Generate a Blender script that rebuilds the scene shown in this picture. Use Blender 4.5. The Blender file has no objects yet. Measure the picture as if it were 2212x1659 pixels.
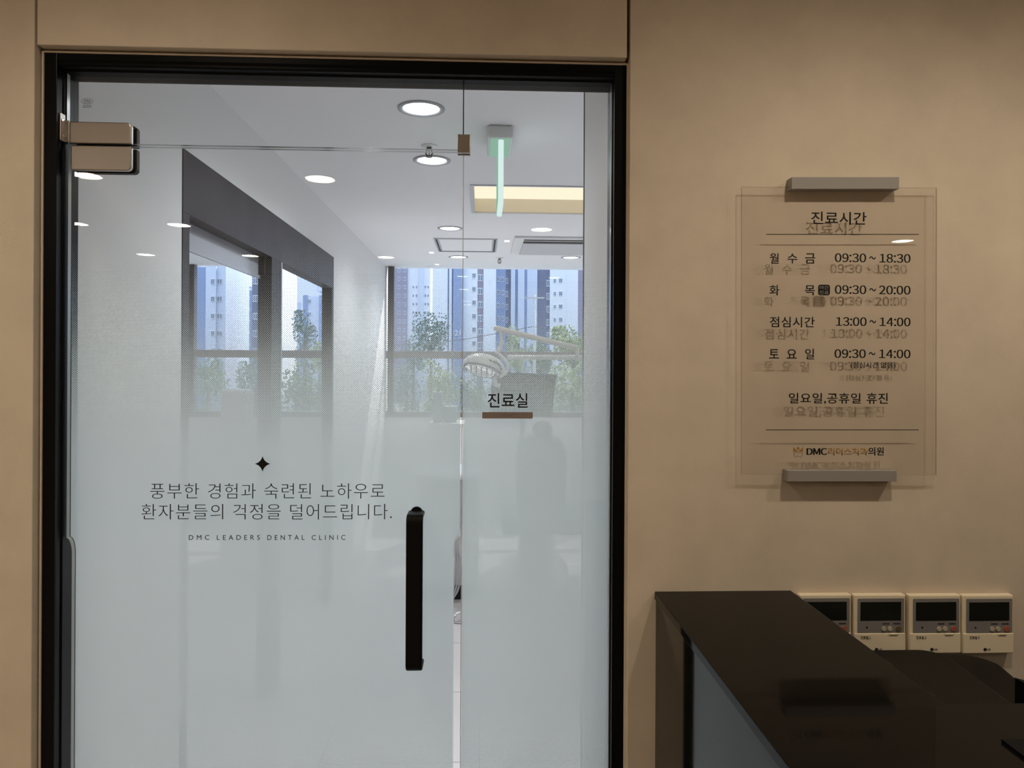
import bpy, bmesh, math, random
from mathutils import Vector, Matrix

# ---------------------------------------------------------------- camera, sky, sun, exposure
sc = bpy.context.scene
C = sc.collection
F = 1600.0                      # focal length in pixels of the 2212 x 1659 frame
CAM = Vector((0.0, -1.6, 1.5))
YAW, ROLL = math.atan(66.0 / F), 0.005
HOR = 788.0                     # pixel row of the horizon
cd = bpy.data.cameras.new('camera')
cam = bpy.data.objects.new('camera', cd); C.objects.link(cam)
cd.sensor_fit = 'HORIZONTAL'; cd.sensor_width = 36.0
cd.lens = 36.0 * F / 2212.0
cd.shift_y = -(829.5 - HOR) / 2212.0
cd.clip_start = 0.02; cd.clip_end = 2000
ROT = Matrix.Rotation(-YAW, 3, 'Z') @ Matrix.Rotation(math.pi / 2, 3, 'X') @ Matrix.Rotation(ROLL, 3, 'Z')
cam.matrix_world = Matrix.Translation(CAM) @ ROT.to_4x4()
sc.camera = cam

world = bpy.data.worlds.new('sky'); sc.world = world; world.use_nodes = True
wn = world.node_tree.nodes; wl = world.node_tree.links
bgn = wn['Background']
tc = wn.new('ShaderNodeTexCoord'); sx = wn.new('ShaderNodeSeparateXYZ'); rmp = wn.new('ShaderNodeValToRGB')
wl.new(tc.outputs['Generated'], sx.inputs[0]); wl.new(sx.outputs['Z'], rmp.inputs[0]); wl.new(rmp.outputs[0], bgn.inputs[0])
rmp.color_ramp.elements[0].position = 0.16; rmp.color_ramp.elements[0].color = (0.30, 0.355, 0.46, 1)
rmp.color_ramp.elements[1].position = 0.6; rmp.color_ramp.elements[1].color = (0.82, 0.92, 1.0, 1)
bgn.inputs[1].default_value = 2.8

sd = bpy.data.lights.new('sun', 'SUN'); sun = bpy.data.objects.new('sun', sd); C.objects.link(sun)
sd.energy = 8.0; sd.angle = math.radians(0.6); sd.color = (1.0, 0.93, 0.84)
sun.rotation_euler = Vector((-0.80, -1.25, -1.42)).to_track_quat('-Z', 'Y').to_euler()

sc.view_settings.view_transform = 'Standard'; sc.view_settings.look = 'None'
sc.view_settings.gamma = 1.0; sc.view_settings.use_curve_mapping = False
sc.view_settings.exposure = 0.0
FRONT_L = 50.0                  # front room downlights
ROOM_L = 13.0                   # treatment room downlights
ROOM_W = 34.0                   # beam of each treatment room downlight
SPOT_W = 15.6                   # beam of each waiting room downlight
try:
    sc.cycles.transparent_max_bounces = 20
    sc.cycles.sample_clamp_indirect = 6.0
    sc.cycles.max_bounces = 10
except Exception:
    pass

# ---------------------------------------------------------------- pixel helpers
def ray(px, py):
    d = Vector(((px - 1106.0) / F, -(py - HOR) / F, -1.0))
    return ROT @ d
def PY(px, py, y):
    d = ray(px, py); return CAM + d * ((y - CAM.y) / d.y)
def PX(px, py, x):
    d = ray(px, py); return CAM + d * ((x - CAM.x) / d.x)
def PZ(px, py, z):
    d = ray(px, py); return CAM + d * ((z - CAM.z) / d.z)

# ---------------------------------------------------------------- materials
def mat(name, color, rough=0.5, metal=0.0, spec=0.5, noise=None, bump=None, ior=None, coat=0.0):
    m = bpy.data.materials.new(name); m.use_nodes = True
    nt = m.node_tree; n = nt.nodes; l = nt.links
    b = n['Principled BSDF']
    b.inputs['Base Color'].default_value = (*color, 1); b.inputs['Roughness'].default_value = rough
    b.inputs['Metallic'].default_value = metal; b.inputs['Specular IOR Level'].default_value = spec
    if ior: b.inputs['IOR'].default_value = ior
    if coat: b.inputs['Coat Weight'].default_value = coat
    g = n.new('ShaderNodeNewGeometry')
    if noise:
        sc_, amt = noise[0], noise[1]
        t = n.new('ShaderNodeTexNoise'); t.inputs['Scale'].default_value = sc_; t.inputs['Detail'].default_value = 6
        t.inputs['Roughness'].default_value = 0.6
        l.new(g.outputs['Position'], t.inputs['Vector'])
        r = n.new('ShaderNodeValToRGB'); l.new(t.outputs['Fac'], r.inputs[0])
        lo = [max(0, c * (1 - amt)) for c in color]; hi = [min(1, c * (1 + amt)) for c in color]
        r.color_ramp.elements[0].position = 0.3; r.color_ramp.elements[0].color = (*lo, 1)
        r.color_ramp.elements[1].position = 0.7; r.color_ramp.elements[1].color = (*hi, 1)
        l.new(r.outputs[0], b.inputs['Base Color'])
    if bump:
        t2 = n.new('ShaderNodeTexNoise'); t2.inputs['Scale'].default_value = bump[0]; t2.inputs['Detail'].default_value = 4
        l.new(g.outputs['Position'], t2.inputs['Vector'])
        bp = n.new('ShaderNodeBump'); bp.inputs['Strength'].default_value = bump[1]; bp.inputs['Distance'].default_value = 0.002
        l.new(t2.outputs['Fac'], bp.inputs['Height']); l.new(bp.outputs[0], b.inputs['Normal'])
    return m
def emit(name, color, strength):
    m = bpy.data.materials.new(name); m.use_nodes = True
    nt = m.node_tree; nt.nodes.clear()
    e = nt.nodes.new('ShaderNodeEmission'); e.inputs[0].default_value = (*color, 1); e.inputs[1].default_value = strength
    o = nt.nodes.new('ShaderNodeOutputMaterial'); nt.links.new(e.outputs[0], o.inputs[0])
    return m
def glass(name, tint=(0.985, 0.992, 0.992), ior=1.5, gl=1.0):
    m = bpy.data.materials.new(name); m.use_nodes = True
    nt = m.node_tree; nt.nodes.clear(); n = nt.nodes; l = nt.links
    tr = n.new('ShaderNodeBsdfTransparent'); tr.inputs[0].default_value = (*tint, 1)
    gs = n.new('ShaderNodeBsdfGlossy'); gs.inputs['Roughness'].default_value = 0.0; gs.inputs[0].default_value = (gl, gl, gl, 1)
    fr = n.new('ShaderNodeFresnel'); fr.inputs[0].default_value = ior
    mx = n.new('ShaderNodeMixShader'); o = n.new('ShaderNodeOutputMaterial')
    # the same reflectance on both faces of the pane
    g = n.new('ShaderNodeNewGeometry'); md = n.new('ShaderNodeMath'); md.operation = 'MULTIPLY'
    lw = n.new('ShaderNodeLayerWeight'); lw.inputs[0].default_value = 0.04
    f0 = n.new('ShaderNodeMath'); f0.operation = 'MULTIPLY_ADD'
    pw = n.new('ShaderNodeMath'); pw.operation = 'POWER'; pw.inputs[1].default_value = 5.0
    lw2 = n.new('ShaderNodeLayerWeight'); lw2.inputs[0].default_value = 0.5
    l.new(lw2.outputs['Facing'], pw.inputs[0])
    r0 = ((ior - 1) / (ior + 1)) ** 2
    l.new(pw.outputs[0], f0.inputs[0]); f0.inputs[1].default_value = 1 - r0; f0.inputs[2].default_value = r0
    l.new(f0.outputs[0], mx.inputs[0]); l.new(tr.outputs[0], mx.inputs[1]); l.new(gs.outputs[0], mx.inputs[2])
    l.new(mx.outputs[0], o.inputs[0])
    for x in (fr, g, md, lw): n.remove(x)
    return m
def film_material(name, z_clear, z_full, z_low, z_out, pitch=0.0047):
    m = bpy.data.materials.new(name); m.use_nodes = True
    nt = m.node_tree; nt.nodes.clear(); n = nt.nodes; l = nt.links
    def math_(op, a, b=None, clamp=False):
        x = n.new('ShaderNodeMath'); x.operation = op; x.use_clamp = clamp
        for i, v in enumerate((a, b)):
            if v is None: continue
            if isinstance(v, (int, float)): x.inputs[i].default_value = v
            else: l.new(v, x.inputs[i])
        return x.outputs[0]
    g = n.new('ShaderNodeNewGeometry'); s = n.new('ShaderNodeSeparateXYZ'); l.new(g.outputs['Position'], s.inputs[0])
    k = 2 * math.pi / pitch
    cx = math_('COSINE', math_('MULTIPLY', s.outputs['X'], k)); cz = math_('COSINE', math_('MULTIPLY', s.outputs['Z'], k))
    dots = math_('MULTIPLY_ADD', math_('MULTIPLY', cx, cz), 0.5); dots.node.inputs[2].default_value = 0.5
    up = math_('DIVIDE', math_('SUBTRACT', z_clear, s.outputs['Z']), z_clear - z_full, True)
    dn = math_('DIVIDE', math_('SUBTRACT', z_low, s.outputs['Z']), z_low - z_out, True)
    t = math_('SUBTRACT', math_('MULTIPLY', up, 1.04), math_('MULTIPLY', dn, 0.22))
    on = math_('GREATER_THAN', dots, math_('SUBTRACT', 1.0, t))
    fac = math_('MULTIPLY', on, 0.93)
    df = n.new('ShaderNodeBsdfDiffuse'); df.inputs[0].default_value = (0.70, 0.77, 0.79, 1)
    tl = n.new('ShaderNodeBsdfTranslucent'); tl.inputs[0].default_value = (0.71, 0.79, 0.81, 1)
    mm = n.new('ShaderNodeMixShader'); mm.inputs[0].default_value = 0.66
    l.new(df.outputs[0], mm.inputs[1]); l.new(tl.outputs[0], mm.inputs[2])
    tr = n.new('ShaderNodeBsdfTransparent')
    mx = n.new('ShaderNodeMixShader'); l.new(fac, mx.inputs[0]); l.new(tr.outputs[0], mx.inputs[1]); l.new(mm.outputs[0], mx.inputs[2])
    o = n.new('ShaderNodeOutputMaterial'); l.new(mx.outputs[0], o.inputs[0])
    return m
def tile_material(name, c1, grout, size, off=0.0):
    m = mat(name, c1, 0.28)
    nt = m.node_tree; n = nt.nodes; l = nt.links; b = n['Principled BSDF']
    g = n.new('ShaderNodeNewGeometry'); br = n.new('ShaderNodeTexBrick'); l.new(g.outputs['Position'], br.inputs['Vector'])
    br.offset = off; br.inputs['Color1'].default_value = (*c1, 1); br.inputs['Color2'].default_value = (*[c * 0.96 for c in c1], 1)
    br.inputs['Mortar'].default_value = (*grout, 1); br.inputs['Scale'].default_value = 1.0
    br.inputs['Brick Width'].default_value = size; br.inputs['Row Height'].default_value = size; br.inputs['Mortar Size'].default_value = 0.0025
    l.new(br.outputs['Color'], b.inputs['Base Color'])
    return m

M = {}
M['paper'] = mat('beige_wallpaper', (0.60, 0.515, 0.42), 0.75, noise=(7.0, 0.07), bump=(420.0, 0.12))
M['plaster'] = mat('white_wall_paint', (0.80, 0.80, 0.80), 0.65, bump=(300.0, 0.05))
M['ceil'] = mat('white_ceiling_paint', (0.88, 0.88, 0.90), 0.8)
M['ceil_front'] = mat('cream_ceiling_paint', (0.72, 0.66, 0.58), 0.8)
M['black'] = mat('black_powder_coat', (0.004, 0.004, 0.0045), 0.30, spec=0.10)
M['black_matte'] = mat('black_matte_metal', (0.004, 0.004, 0.004), 0.42, spec=0.1)
M['vinyl'] = mat('black_vinyl', (0.006, 0.006, 0.006), 0.6, spec=0.2)
M['gold'] = mat('gold_brown_vinyl', (0.34, 0.18, 0.05), 0.6)
M['white_ink'] = mat('white_ink', (0.75, 0.72, 0.68), 0.6)
M['glass'] = glass('clear_glass')
M['acrylic'] = glass('clear_acrylic', (0.975, 0.97, 0.965), 1.49)
M['pane'] = glass('window_pane_glass', (0.93, 0.96, 1.0), 1.5)
M['edge'] = mat('polished_glass_edge', (0.42, 0.46, 0.47), 0.12)
M['steel'] = mat('brushed_steel', (0.40, 0.365, 0.345), 0.30, 1.0, bump=(900.0, 0.05))
M['dark_steel'] = mat('darkened_steel', (0.10, 0.09, 0.085), 0.3, 1.0)
M['chrome'] = mat('chrome', (0.8, 0.8, 0.8), 0.08, 1.0)
M['bar'] = mat('grey_anodised_bar', (0.27, 0.25, 0.24), 0.55)
M['braille'] = mat('bronze_plate', (0.21, 0.165, 0.145), 0.5)
M['counter'] = mat('black_gloss_laminate', (0.004, 0.0035, 0.003), 0.06, ior=1.26)
M['counter_top'] = mat('black_satin_laminate', (0.0055, 0.0048, 0.0042), 0.055, ior=1.15)
M['cream'] = mat('cream_plastic', (0.76, 0.66, 0.50), 0.45)
M['grey_plastic'] = mat('grey_plastic', (0.20, 0.19, 0.19), 0.5)
M['screen'] = mat('dark_lcd', (0.012, 0.013, 0.010), 0.12)
M['button'] = mat('pale_button', (0.45, 0.40, 0.30), 0.4)
M['red'] = mat('red_button', (0.38, 0.10, 0.05), 0.4)
M['dark_button'] = mat('olive_button', (0.12, 0.085, 0.04), 0.4)
M['printer'] = mat('black_printer_plastic', (0.0065, 0.0055, 0.0045), 0.5, spec=0.15)
M['navy'] = mat('black_navy_plastic', (0.003, 0.004, 0.006), 0.5, spec=0.08)
M['desk'] = mat('dark_wood_desk', (0.03, 0.025, 0.02), 0.4)
M['floor_front'] = tile_material('front_floor_tile', (0.42, 0.37, 0.31), (0.25, 0.22, 0.19), 0.6)
M['floor_in'] = tile_material('treatment_floor_tile', (0.66, 0.62, 0.62), (0.25, 0.20, 0.20), 0.6)
M['slate'] = mat('dark_slate_laminate', (0.034, 0.034, 0.044), 0.45, spec=0.18, noise=(5.0, 0.35))
M['slate_dark'] = mat('charcoal_metal', (0.012, 0.011, 0.012), 0.45, spec=0.2)
M['board'] = mat('pale_metal_board', (0.36, 0.37, 0.42), 0.18)
M['white'] = mat('white_plastic', (0.80, 0.80, 0.80), 0.35)
M['offwhite'] = mat('offwhite_enamel', (0.78, 0.77, 0.74), 0.3)
M['aluminium'] = mat('aluminium_trim', (0.50, 0.50, 0.53), 0.35, 1.0)
M['slot'] = mat('dark_slot', (0.01, 0.01, 0.011), 0.6)
M['win_frame'] = mat('grey_window_frame', (0.16, 0.145, 0.14), 0.45)
M['mullion'] = mat('dark_brown_mullion', (0.045, 0.038, 0.036), 0.4)
M['seat'] = mat('grey_upholstery', (0.30, 0.34, 0.34), 0.45)
M['hose'] = mat('grey_hose', (0.45, 0.44, 0.47), 0.4)
M['exit_plastic'] = mat('exit_housing_plastic', (0.70, 0.72, 0.72), 0.4)
M['cool'] = emit('cool_white_lamp', (0.90, 0.96, 1.0), ROOM_L)
M['warm'] = emit('warm_white_lamp', (1.0, 0.86, 0.66), FRONT_L)
M['cove'] = emit('cream_light_panel', (1.0, 0.88, 0.66), 1.15)
M['exit_glow'] = emit('exit_glow', (0.80, 1.0, 0.96), 0.92)
M['exit_green'] = emit('exit_green_glow', (0.40, 0.85, 0.62), 0.6)
M['exit_base'] = emit('exit_green_diffuser', (0.50, 0.85, 0.66), 0.55)

# ---------------------------------------------------------------- mesh helpers
def nb(): return bmesh.new()
def box(bm, x0, x1, y0, y1, z0, z1, mi=0, bev=0.0):
    x0, x1 = sorted((x0, x1)); y0, y1 = sorted((y0, y1)); z0, z1 = sorted((z0, z1))
    vs = [bm.verts.new(p) for p in ((x0,y0,z0),(x1,y0,z0),(x1,y1,z0),(x0,y1,z0),(x0,y0,z1),(x1,y0,z1),(x1,y1,z1),(x0,y1,z1))]
    fs = [bm.faces.new([vs[i] for i in q]) for q in ((0,3,2,1),(4,5,6,7),(0,1,5,4),(1,2,6,5),(2,3,7,6),(3,0,4,7))]
    for f in fs: f.material_index = mi
    if bev:
        es = list({e for f in fs for e in f.edges})
        r = bmesh.ops.bevel(bm, geom=es, offset=bev, segments=2, profile=0.5, affect='EDGES', clamp_overlap=True)
        for f in r['faces']: f.material_index = mi
    return fs
def prism(bm, pts, axis, a, b, mi=0, side=None):
    """polygon in the plane across axis, extruded from a to b. pts: (u, v): X,Z for axis Y; Y,Z for axis X; X,Y for axis Z"""
    def mk(u, v, w):
        return {'Y': (u, w, v), 'X': (w, u, v), 'Z': (u, v, w)}[axis]
    A = [bm.verts.new(mk(u, v, a)) for u, v in pts]; B = [bm.verts.new(mk(u, v, b)) for u, v in pts]
    n = len(pts)
    fs = [bm.faces.new(A), bm.faces.new(B[::-1])]
    for f in fs: f.material_index = mi
    for i in range(n):
        f = bm.faces.new((A[i], B[i], B[(i+1) % n], A[(i+1) % n])); f.material_index = mi if side is None else side
        fs.append(f)
    return fs
def rrect(x0, x1, z0, z1, r, seg=6, corners=(1,1,1,1)):
    """rounded rectangle, corners: lower left, lower right, upper right, upper left"""
    out = []
    for k, (cx, cz, a0) in enumerate(((x0, z0, 180), (x1, z0, 270), (x1, z1, 0), (x0, z1, 90))):
        if not corners[k]: out.append((cx, cz)); continue
        ox = cx + (r if k in (0, 3) else -r); oz = cz + (r if k in (0, 1) else -r)
        for i in range(seg + 1):
            a = math.radians(a0 + 90 * i / seg); out.append((ox + r * math.cos(a), oz + r * math.sin(a)))
    return out
def cyl(bm, c, r, h, axis='Z', seg=24, mi=0, r2=None):
    r2 = r if r2 is None else r2
    a = [(c[0] if axis != 'X' else 0)]
    def mk(ang, rr, w):
        u, v = rr * math.cos(ang), rr * math.sin(ang)
        return {'Z': (c[0]+u, c[1]+v, c[2]+w), 'Y': (c[0]+u, c[1]+w, c[2]+v), 'X': (c[0]+w, c[1]+u, c[2]+v)}[axis]
    A = [bm.verts.new(mk(2*math.pi*i/seg, r, 0)) for i in range(seg)]; B = [bm.verts.new(mk(2*math.pi*i/seg, r2, h)) for i in range(seg)]
    fs = [bm.faces.new(A), bm.faces.new(B)]
    for i in range(seg): fs.append(bm.faces.new((A[i], A[(i+1) % seg], B[(i+1) % seg], B[i])))
    for f in fs: f.material_index = mi
    return fs
def lathe(bm, prof, c=(0,0,0), seg=32, mi=0, closed=False):
    """profile (r, z) spun about the vertical through c"""
    rings = []
    for r, z in prof:
        if r < 1e-6: rings.append([bm.verts.new((c[0], c[1], c[2]+z))])
        else: rings.append([bm.verts.new((c[0]+r*math.cos(2*math.pi*i/seg), c[1]+r*math.sin(2*math.pi*i/seg), c[2]+z)) for i in range(seg)])
    pairs = list(zip(rings[:-1], rings[1:])) + ([(rings[-1], rings[0])] if closed else [])
    for a, b in pairs:
        for i in range(seg):
            j = (i+1) % seg
            va = [a[0]] if len(a) == 1 else [a[i], a[j]]
            vb = [b[0]] if len(b) == 1 else [b[j], b[i]]
            if len(va) + len(vb) >= 3:
                f = bm.faces.new(va + vb); f.material_index = mi; f.smooth = True
def tube(bm, pts, r, seg=10, mi=0, cap=True):
    pts = [Vector(p) for p in pts]; n = len(pts)
    rr = r if isinstance(r, (list, tuple)) else [r] * n
    prev = None; rings = []
    for i, p in enumerate(pts):
        t = (pts[min(i+1, n-1)] - pts[max(i-1, 0)]).normalized()
        if prev is None:
            u = t.orthogonal().normalized()
        else:
            u = (prev - t * prev.dot(t)).normalized()
        prev = u; v = t.cross(u)
        rings.append([bm.verts.new(p + (u*math.cos(2*math.pi*k/seg) + v*math.sin(2*math.pi*k/seg)) * rr[i]) for k in range(seg)])
    for a, b in zip(rings[:-1], rings[1:]):
        for k in range(seg):
            f = bm.faces.new((a[k], a[(k+1) % seg], b[(k+1) % seg], b[k])); f.smooth = True; f.material_index = mi
    if cap:
        for q in (rings[0], rings[-1]):
            f = bm.faces.new(q); f.material_index = mi
def curve_pts(ctrl, n=8):
    ctrl = [Vector(c) for c in ctrl]; P = [ctrl[0]] + ctrl + [ctrl[-1]]; out = []
    for i in range(1, len(P) - 2):
        for k in range(n):
            t = k / n; a, b, c, d = P[i-1], P[i], P[i+1], P[i+2]
            out.append(0.5 * ((2*b) + (c-a)*t + (2*a-5*b+4*c-d)*t*t + (3*b-a-3*c+d)*t**3))
    out.append(ctrl[-1]); return out
def wloc(o):
    v = Vector((0, 0, 0))
    while o is not None: v = v + o.location; o = o.parent
    return v
def obj(name, bm, mats, parent=None, smooth=False, bev=0.0):
    """links the bmesh (world coordinates) as one mesh object"""
    if not isinstance(mats, (list, tuple)): mats = [mats]
    bmesh.ops.recalc_face_normals(bm, faces=bm.faces)
    me = bpy.data.meshes.new(name)
    if parent is not None:
        off = wloc(parent)
    else:
        xs = [v.co for v in bm.verts]
        off = Vector(((min(v.x for v in xs)+max(v.x for v in xs))/2, (min(v.y for v in xs)+max(v.y for v in xs))/2, min(v.z for v in xs)))
    for v in bm.verts: v.co -= off
    bm.to_mesh(me); bm.free()
    for m in mats: me.materials.append(m)
    if smooth:
        for p in me.polygons: p.use_smooth = True
    o = bpy.data.objects.new(name, me); C.objects.link(o)
    if parent is not None: o.parent = parent
    else: o.location = off
    if bev:
        b = o.modifiers.new('bevel', 'BEVEL'); b.width = bev; b.segments = 2; b.limit_method = 'ANGLE'
    return o
def tag(o, label=None, cat=None, group=None, kind=None):
    if label: o['label'] = label
    if cat: o['category'] = cat
    if group: o['group'] = group
    if kind: o['kind'] = kind
    return o
def empty(name, loc, label=None, cat=None, group=None, kind=None):
    o = bpy.data.objects.new(name, None); C.objects.link(o); o.location = loc; o.empty_display_size = 0.05
    return tag(o, label, cat, group, kind)
def struct(name, bm, mats, label=None, cat=None, bev=0.0, parent=None):
    o = obj(name, bm, mats, parent, bev=bev)
    return tag(o, label, cat, None, 'structure')
def dup(root, loc, label=None, group=None):
    r = root.copy(); C.objects.link(r); r.location = loc
    if label: r['label'] = label
    if group: r['group'] = group
    for ch in list(root.children):
        c = ch.copy(); C.objects.link(c); c.parent = r
        for g in list(ch.children):
            d = g.copy(); C.objects.link(d); d.parent = c
    return r
def glyphs(s, weight=0.0, spacing=1.0):
    """the outline of a word as a flat mesh, in its own units"""
    cu = bpy.data.curves.new('lettering', 'FONT'); cu.body = s; cu.size = 1.0; cu.offset = weight; cu.extrude = 0.0
    cu.space_character = spacing; cu.resolution_u = 4
    t = bpy.data.objects.new('lettering_curve', cu); C.objects.link(t)
    bpy.context.view_layer.update()
    dg = bpy.context.evaluated_depsgraph_get()
    me = bpy.data.meshes.new_from_object(t.evaluated_get(dg))
    bpy.data.objects.remove(t); bpy.data.curves.remove(cu)
    return me
def write(bm, s, X0, X1, Z0, Z1, y, weight=0.0, spacing=1.0, thick=0.0004, mirror=False, mi=0, wd=False):
    me = wide(s) if wd else glyphs(s, weight, spacing)
    if not me.vertices: return
    xs = [v.co.x for v in me.vertices]; ys = [v.co.y for v in me.vertices]
    x0, x1, y0, y1 = min(xs), max(xs), min(ys), max(ys)
    sx_, sz_ = (X1 - X0) / max(x1 - x0, 1e-6), (Z1 - Z0) / max(y1 - y0, 1e-6)
    b2 = bmesh.new(); b2.from_mesh(me)
    for v in b2.verts:
        u = (v.co.x - x0) * sx_
        v.co = Vector((X1 - u if mirror else X0 + u, y, Z0 + (v.co.y - y0) * sz_))
    bmesh.ops.remove_doubles(b2, verts=b2.verts, dist=1e-6)
    r = bmesh.ops.extrude_face_region(b2, geom=b2.faces[:])
    for e in r['geom']:
        if isinstance(e, bmesh.types.BMVert): e.co.y -= thick
    for f in b2.faces: f.material_index = mi
    tmp = bpy.data.meshes.new('tmp'); b2.to_mesh(tmp); b2.free(); bm.from_mesh(tmp)
    bpy.data.meshes.remove(tmp); bpy.data.meshes.remove(me)
def wide(s, gap=0.105):
    """digits and capitals set one by one, closely spaced"""
    b2 = bmesh.new(); x = 0.0
    for ch in s:
        if ch == ' ': x += 0.20; continue
        me = glyphs(chr(ord(ch) + 0xFEE0)); xs = [v.co.x for v in me.vertices]; lo, hi = min(xs), max(xs)
        k = 0.6 if ch == '~' else 1.0
        if ch == '1': x += 0.05
        for v in me.vertices: v.co.x = (v.co.x - lo) * k + x
        hi = lo + (hi - lo) * k
        b2.from_mesh(me); x += hi - lo + gap; bpy.data.meshes.remove(me)
    m2 = bpy.data.meshes.new('line'); b2.to_mesh(m2); b2.free(); return m2
def write_px(bm, s, x0, x1, yt, yb, y, **k):
    if s.isascii() and k.get('weight', 0) > 0:
        k = dict(k); w = k.pop('weight') * 16
        for j in range(3): write_px(bm, s, x0 + w * j, x1 - w * (2 - j), yt, yb, y - 0.00002 * j, **k)
        return
    c = PY((x0 + x1) / 2, (yt + yb) / 2, y); a = PY(x0, (yt + yb) / 2, y); b = PY(x1, (yt + yb) / 2, y)
    h = PY((x0 + x1) / 2, yt, y).z - PY((x0 + x1) / 2, yb, y).z
    write(bm, s, a.x, b.x, c.z - h / 2, c.z + h / 2, y, **k)

# ================================================================ FRONT ROOM SHELL
RW = 0.050                      # recess depth of the joints between the wall panels
ZF = 2.46                       # front ceiling
XJL = PY(75, 60, 0).x           # joint left of the door head
XJL2 = PY(80, 60, 0).x
XJR = PY(1355, 60, 0).x; XJR2 = PY(1362, 60, 0).x
ZHEAD = PY(700, 110, 0).z       # lower edge of the panel over the door
XO0 = PY(92, 900, 0.022).x; XO1 = PY(1350, 900, 0.022).x      # frame outside
ZO = PY(700, 127, 0.022).z
bm = nb()
box(bm, -4.0, XJL, 0.0, RW, 0, ZF); box(bm, -4.0, XO0 - 0.004, RW, 0.11, 0, ZF)
box(bm, XJL2, XJR, 0.0, RW, ZHEAD, ZF); box(bm, XO0 - 0.004, XO1 + 0.004, RW, 0.11, ZO + 0.003, ZF)
box(bm, XJR2, 4.6, 0.0, RW, 0, ZF); box(bm, XO1 + 0.004, 4.6, RW, 0.11, 0, ZF)
struct('wall_front', bm, M['paper'], 'beige mottled wallpaper wall with narrow panel joints around the glass doorway', 'wall', bev=0.0015)
bm = nb(); box(bm, XO0 - 0.0035, XO0, 0.019, RW, 0, ZO + 0.003); box(bm, XO1, XO1 + 0.0035, 0.019, RW, 0, ZO + 0.003)
box(bm, XO0, XO1, 0.019, RW, ZO, ZO + 0.0035)
struct('trim_1', bm, M['paper'], 'thin beige edging strip around the black door frame', 'trim')
for nm, lab, q in (('wall_left', 'beige wall on the left side of the waiting room', (-4.1, -4.0, -6.2, 0.11, 0, ZF)),
                   ('wall_right', 'beige wall on the right side of the waiting room', (4.6, 4.7, -6.2, 0.11, 0, ZF)),
                   ('wall_back', 'beige wall behind the viewer in the waiting room', (-4.1, 4.7, -6.3, -6.2, 0, ZF))):
    bm = nb(); box(bm, *q); struct(nm, bm, M['paper'], lab, 'wall')
bm = nb(); box(bm, -4.1, 4.7, -6.3, 0.06, -0.06, 0.0); struct('floor_front', bm, M['floor_front'], 'tiled waiting room floor', 'floor')
bm = nb(); box(bm, -4.1, 4.7, -6.3, 0.11, ZF, ZF + 0.1); struct('ceiling_front', bm, M['ceil_front'], 'cream waiting room ceiling', 'ceiling')

# ---------------------------------------------------------------- door frame
GY0, GY1 = 0.058, 0.070         # glass
XI0 = PY(119, 900, 0.022).x; XI1 = PY(1324, 900, 0.022).x      # inner faces of the jambs
ZI = PY(700, 152, 0.022).z      # underside of the head
fr = empty('door_frame', ((XO0 + XO1) / 2, 0.06, 0), 'black metal frame around the glass door and sidelight', 'door frame', kind='structure')
def jamb(x_out, x_in, s):
    # stepped profile: front fin, glazing stop, rear fin (s = +1 for the left jamb)
    pts = [(x_out, 0.022), (x_in, 0.022), (x_in, 0.030), (x_in - s*0.003, 0.032), (x_in - s*0.003, 0.050), (x_in, 0.052), (x_in, 0.1095), (x_out, 0.1095)]
    b = nb(); prism(b, pts, 'Z', 0.0, ZO); return b
obj('jamb', jamb(XO0, XI0, 1), M['black'], fr, bev=0.001)
obj('jamb', jamb(XO1, XI1, -1), M['black'], fr, bev=0.001)
b = nb()
prism(b, [(0.022, ZO), (0.022, ZI + 0.012), (0.026, ZI + 0.008), (0.026, ZI + 0.002), (0.030, ZI), (0.046, ZI), (0.048, ZI - 0.004), (0.1095, ZI - 0.004), (0.1095, ZO)], 'X', XI0, XI1)
M['black_head'] = mat('black_head_rail', (0.004, 0.004, 0.0045), 0.45, spec=0.06)
obj('head_rail', b, M['black_head'], fr, bev=0.001)

# ---------------------------------------------------------------- glass transom, door and sidelight
XS = PY(1001, 260, GY0).x       # joint between the door / transom and the sidelight
ZT = PY(650, 319.5, GY0).z      # joint between transom and door
XL = PY(146, 700, GY0).x
ZTOP = ZI + 0.004
tr = empty('window_2', (XI0 + 0.5, GY0, ZT), 'clear glass transom pane above the glass door', 'window', kind='structure')
b = nb(); fs = prism(b, [(XI0 + 0.002, ZT + 0.0025), (XS - 0.0012, ZT + 0.0025), (XS - 0.0012, ZTOP), (XI0 + 0.002, ZTOP)], 'Y', GY0, GY1, 0, 1)
obj('glass_pane', b, [M['glass'], M['edge']], tr)
# door leaf: the glass narrows on both edges below the handle height
ZN = PY(560, 1160, GY0).z
XR1 = XS - 0.0022; XR2 = XR1 - 0.0135; XLn = XL + 0.0115
def leaf(inset=0.0):
    L, L2, R1, R2 = XL + inset, XLn + inset, XR1 - inset, XR2 - inset
    pts = [(L2, 0.008)]
    pts += [(L + 0.0115 * math.sin(a), ZN - 0.035 + 0.035 * (1 - 0) * math.cos(a)) for a in [math.pi/2 - math.pi/2 * i / 8 for i in range(9)]]
    pts += [(L, ZT - 0.0025), (R1, ZT - 0.0025)]
    pts += [(R1 - 0.0135 * math.sin(a), ZN - 0.03 + 0.03 * math.cos(a)) for a in [math.pi/2 * i / 8 for i in range(9)]]
    pts += [(R2, 0.008)]
    return pts
ZC_, ZFULL, ZLOW, ZOUT = PY(600, 525, GY1).z, PY(600, 990, GY1).z, PY(600, 1470, GY1).z, PY(600, 1690, GY1).z
M['film'] = film_material('frosted_dot_film', ZC_, ZFULL, ZLOW, ZOUT)
dr = empty('door_1', (XL, GY0, 0.0), 'frosted glass door with black lettering and black pull handle', 'door', kind='structure')
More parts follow.
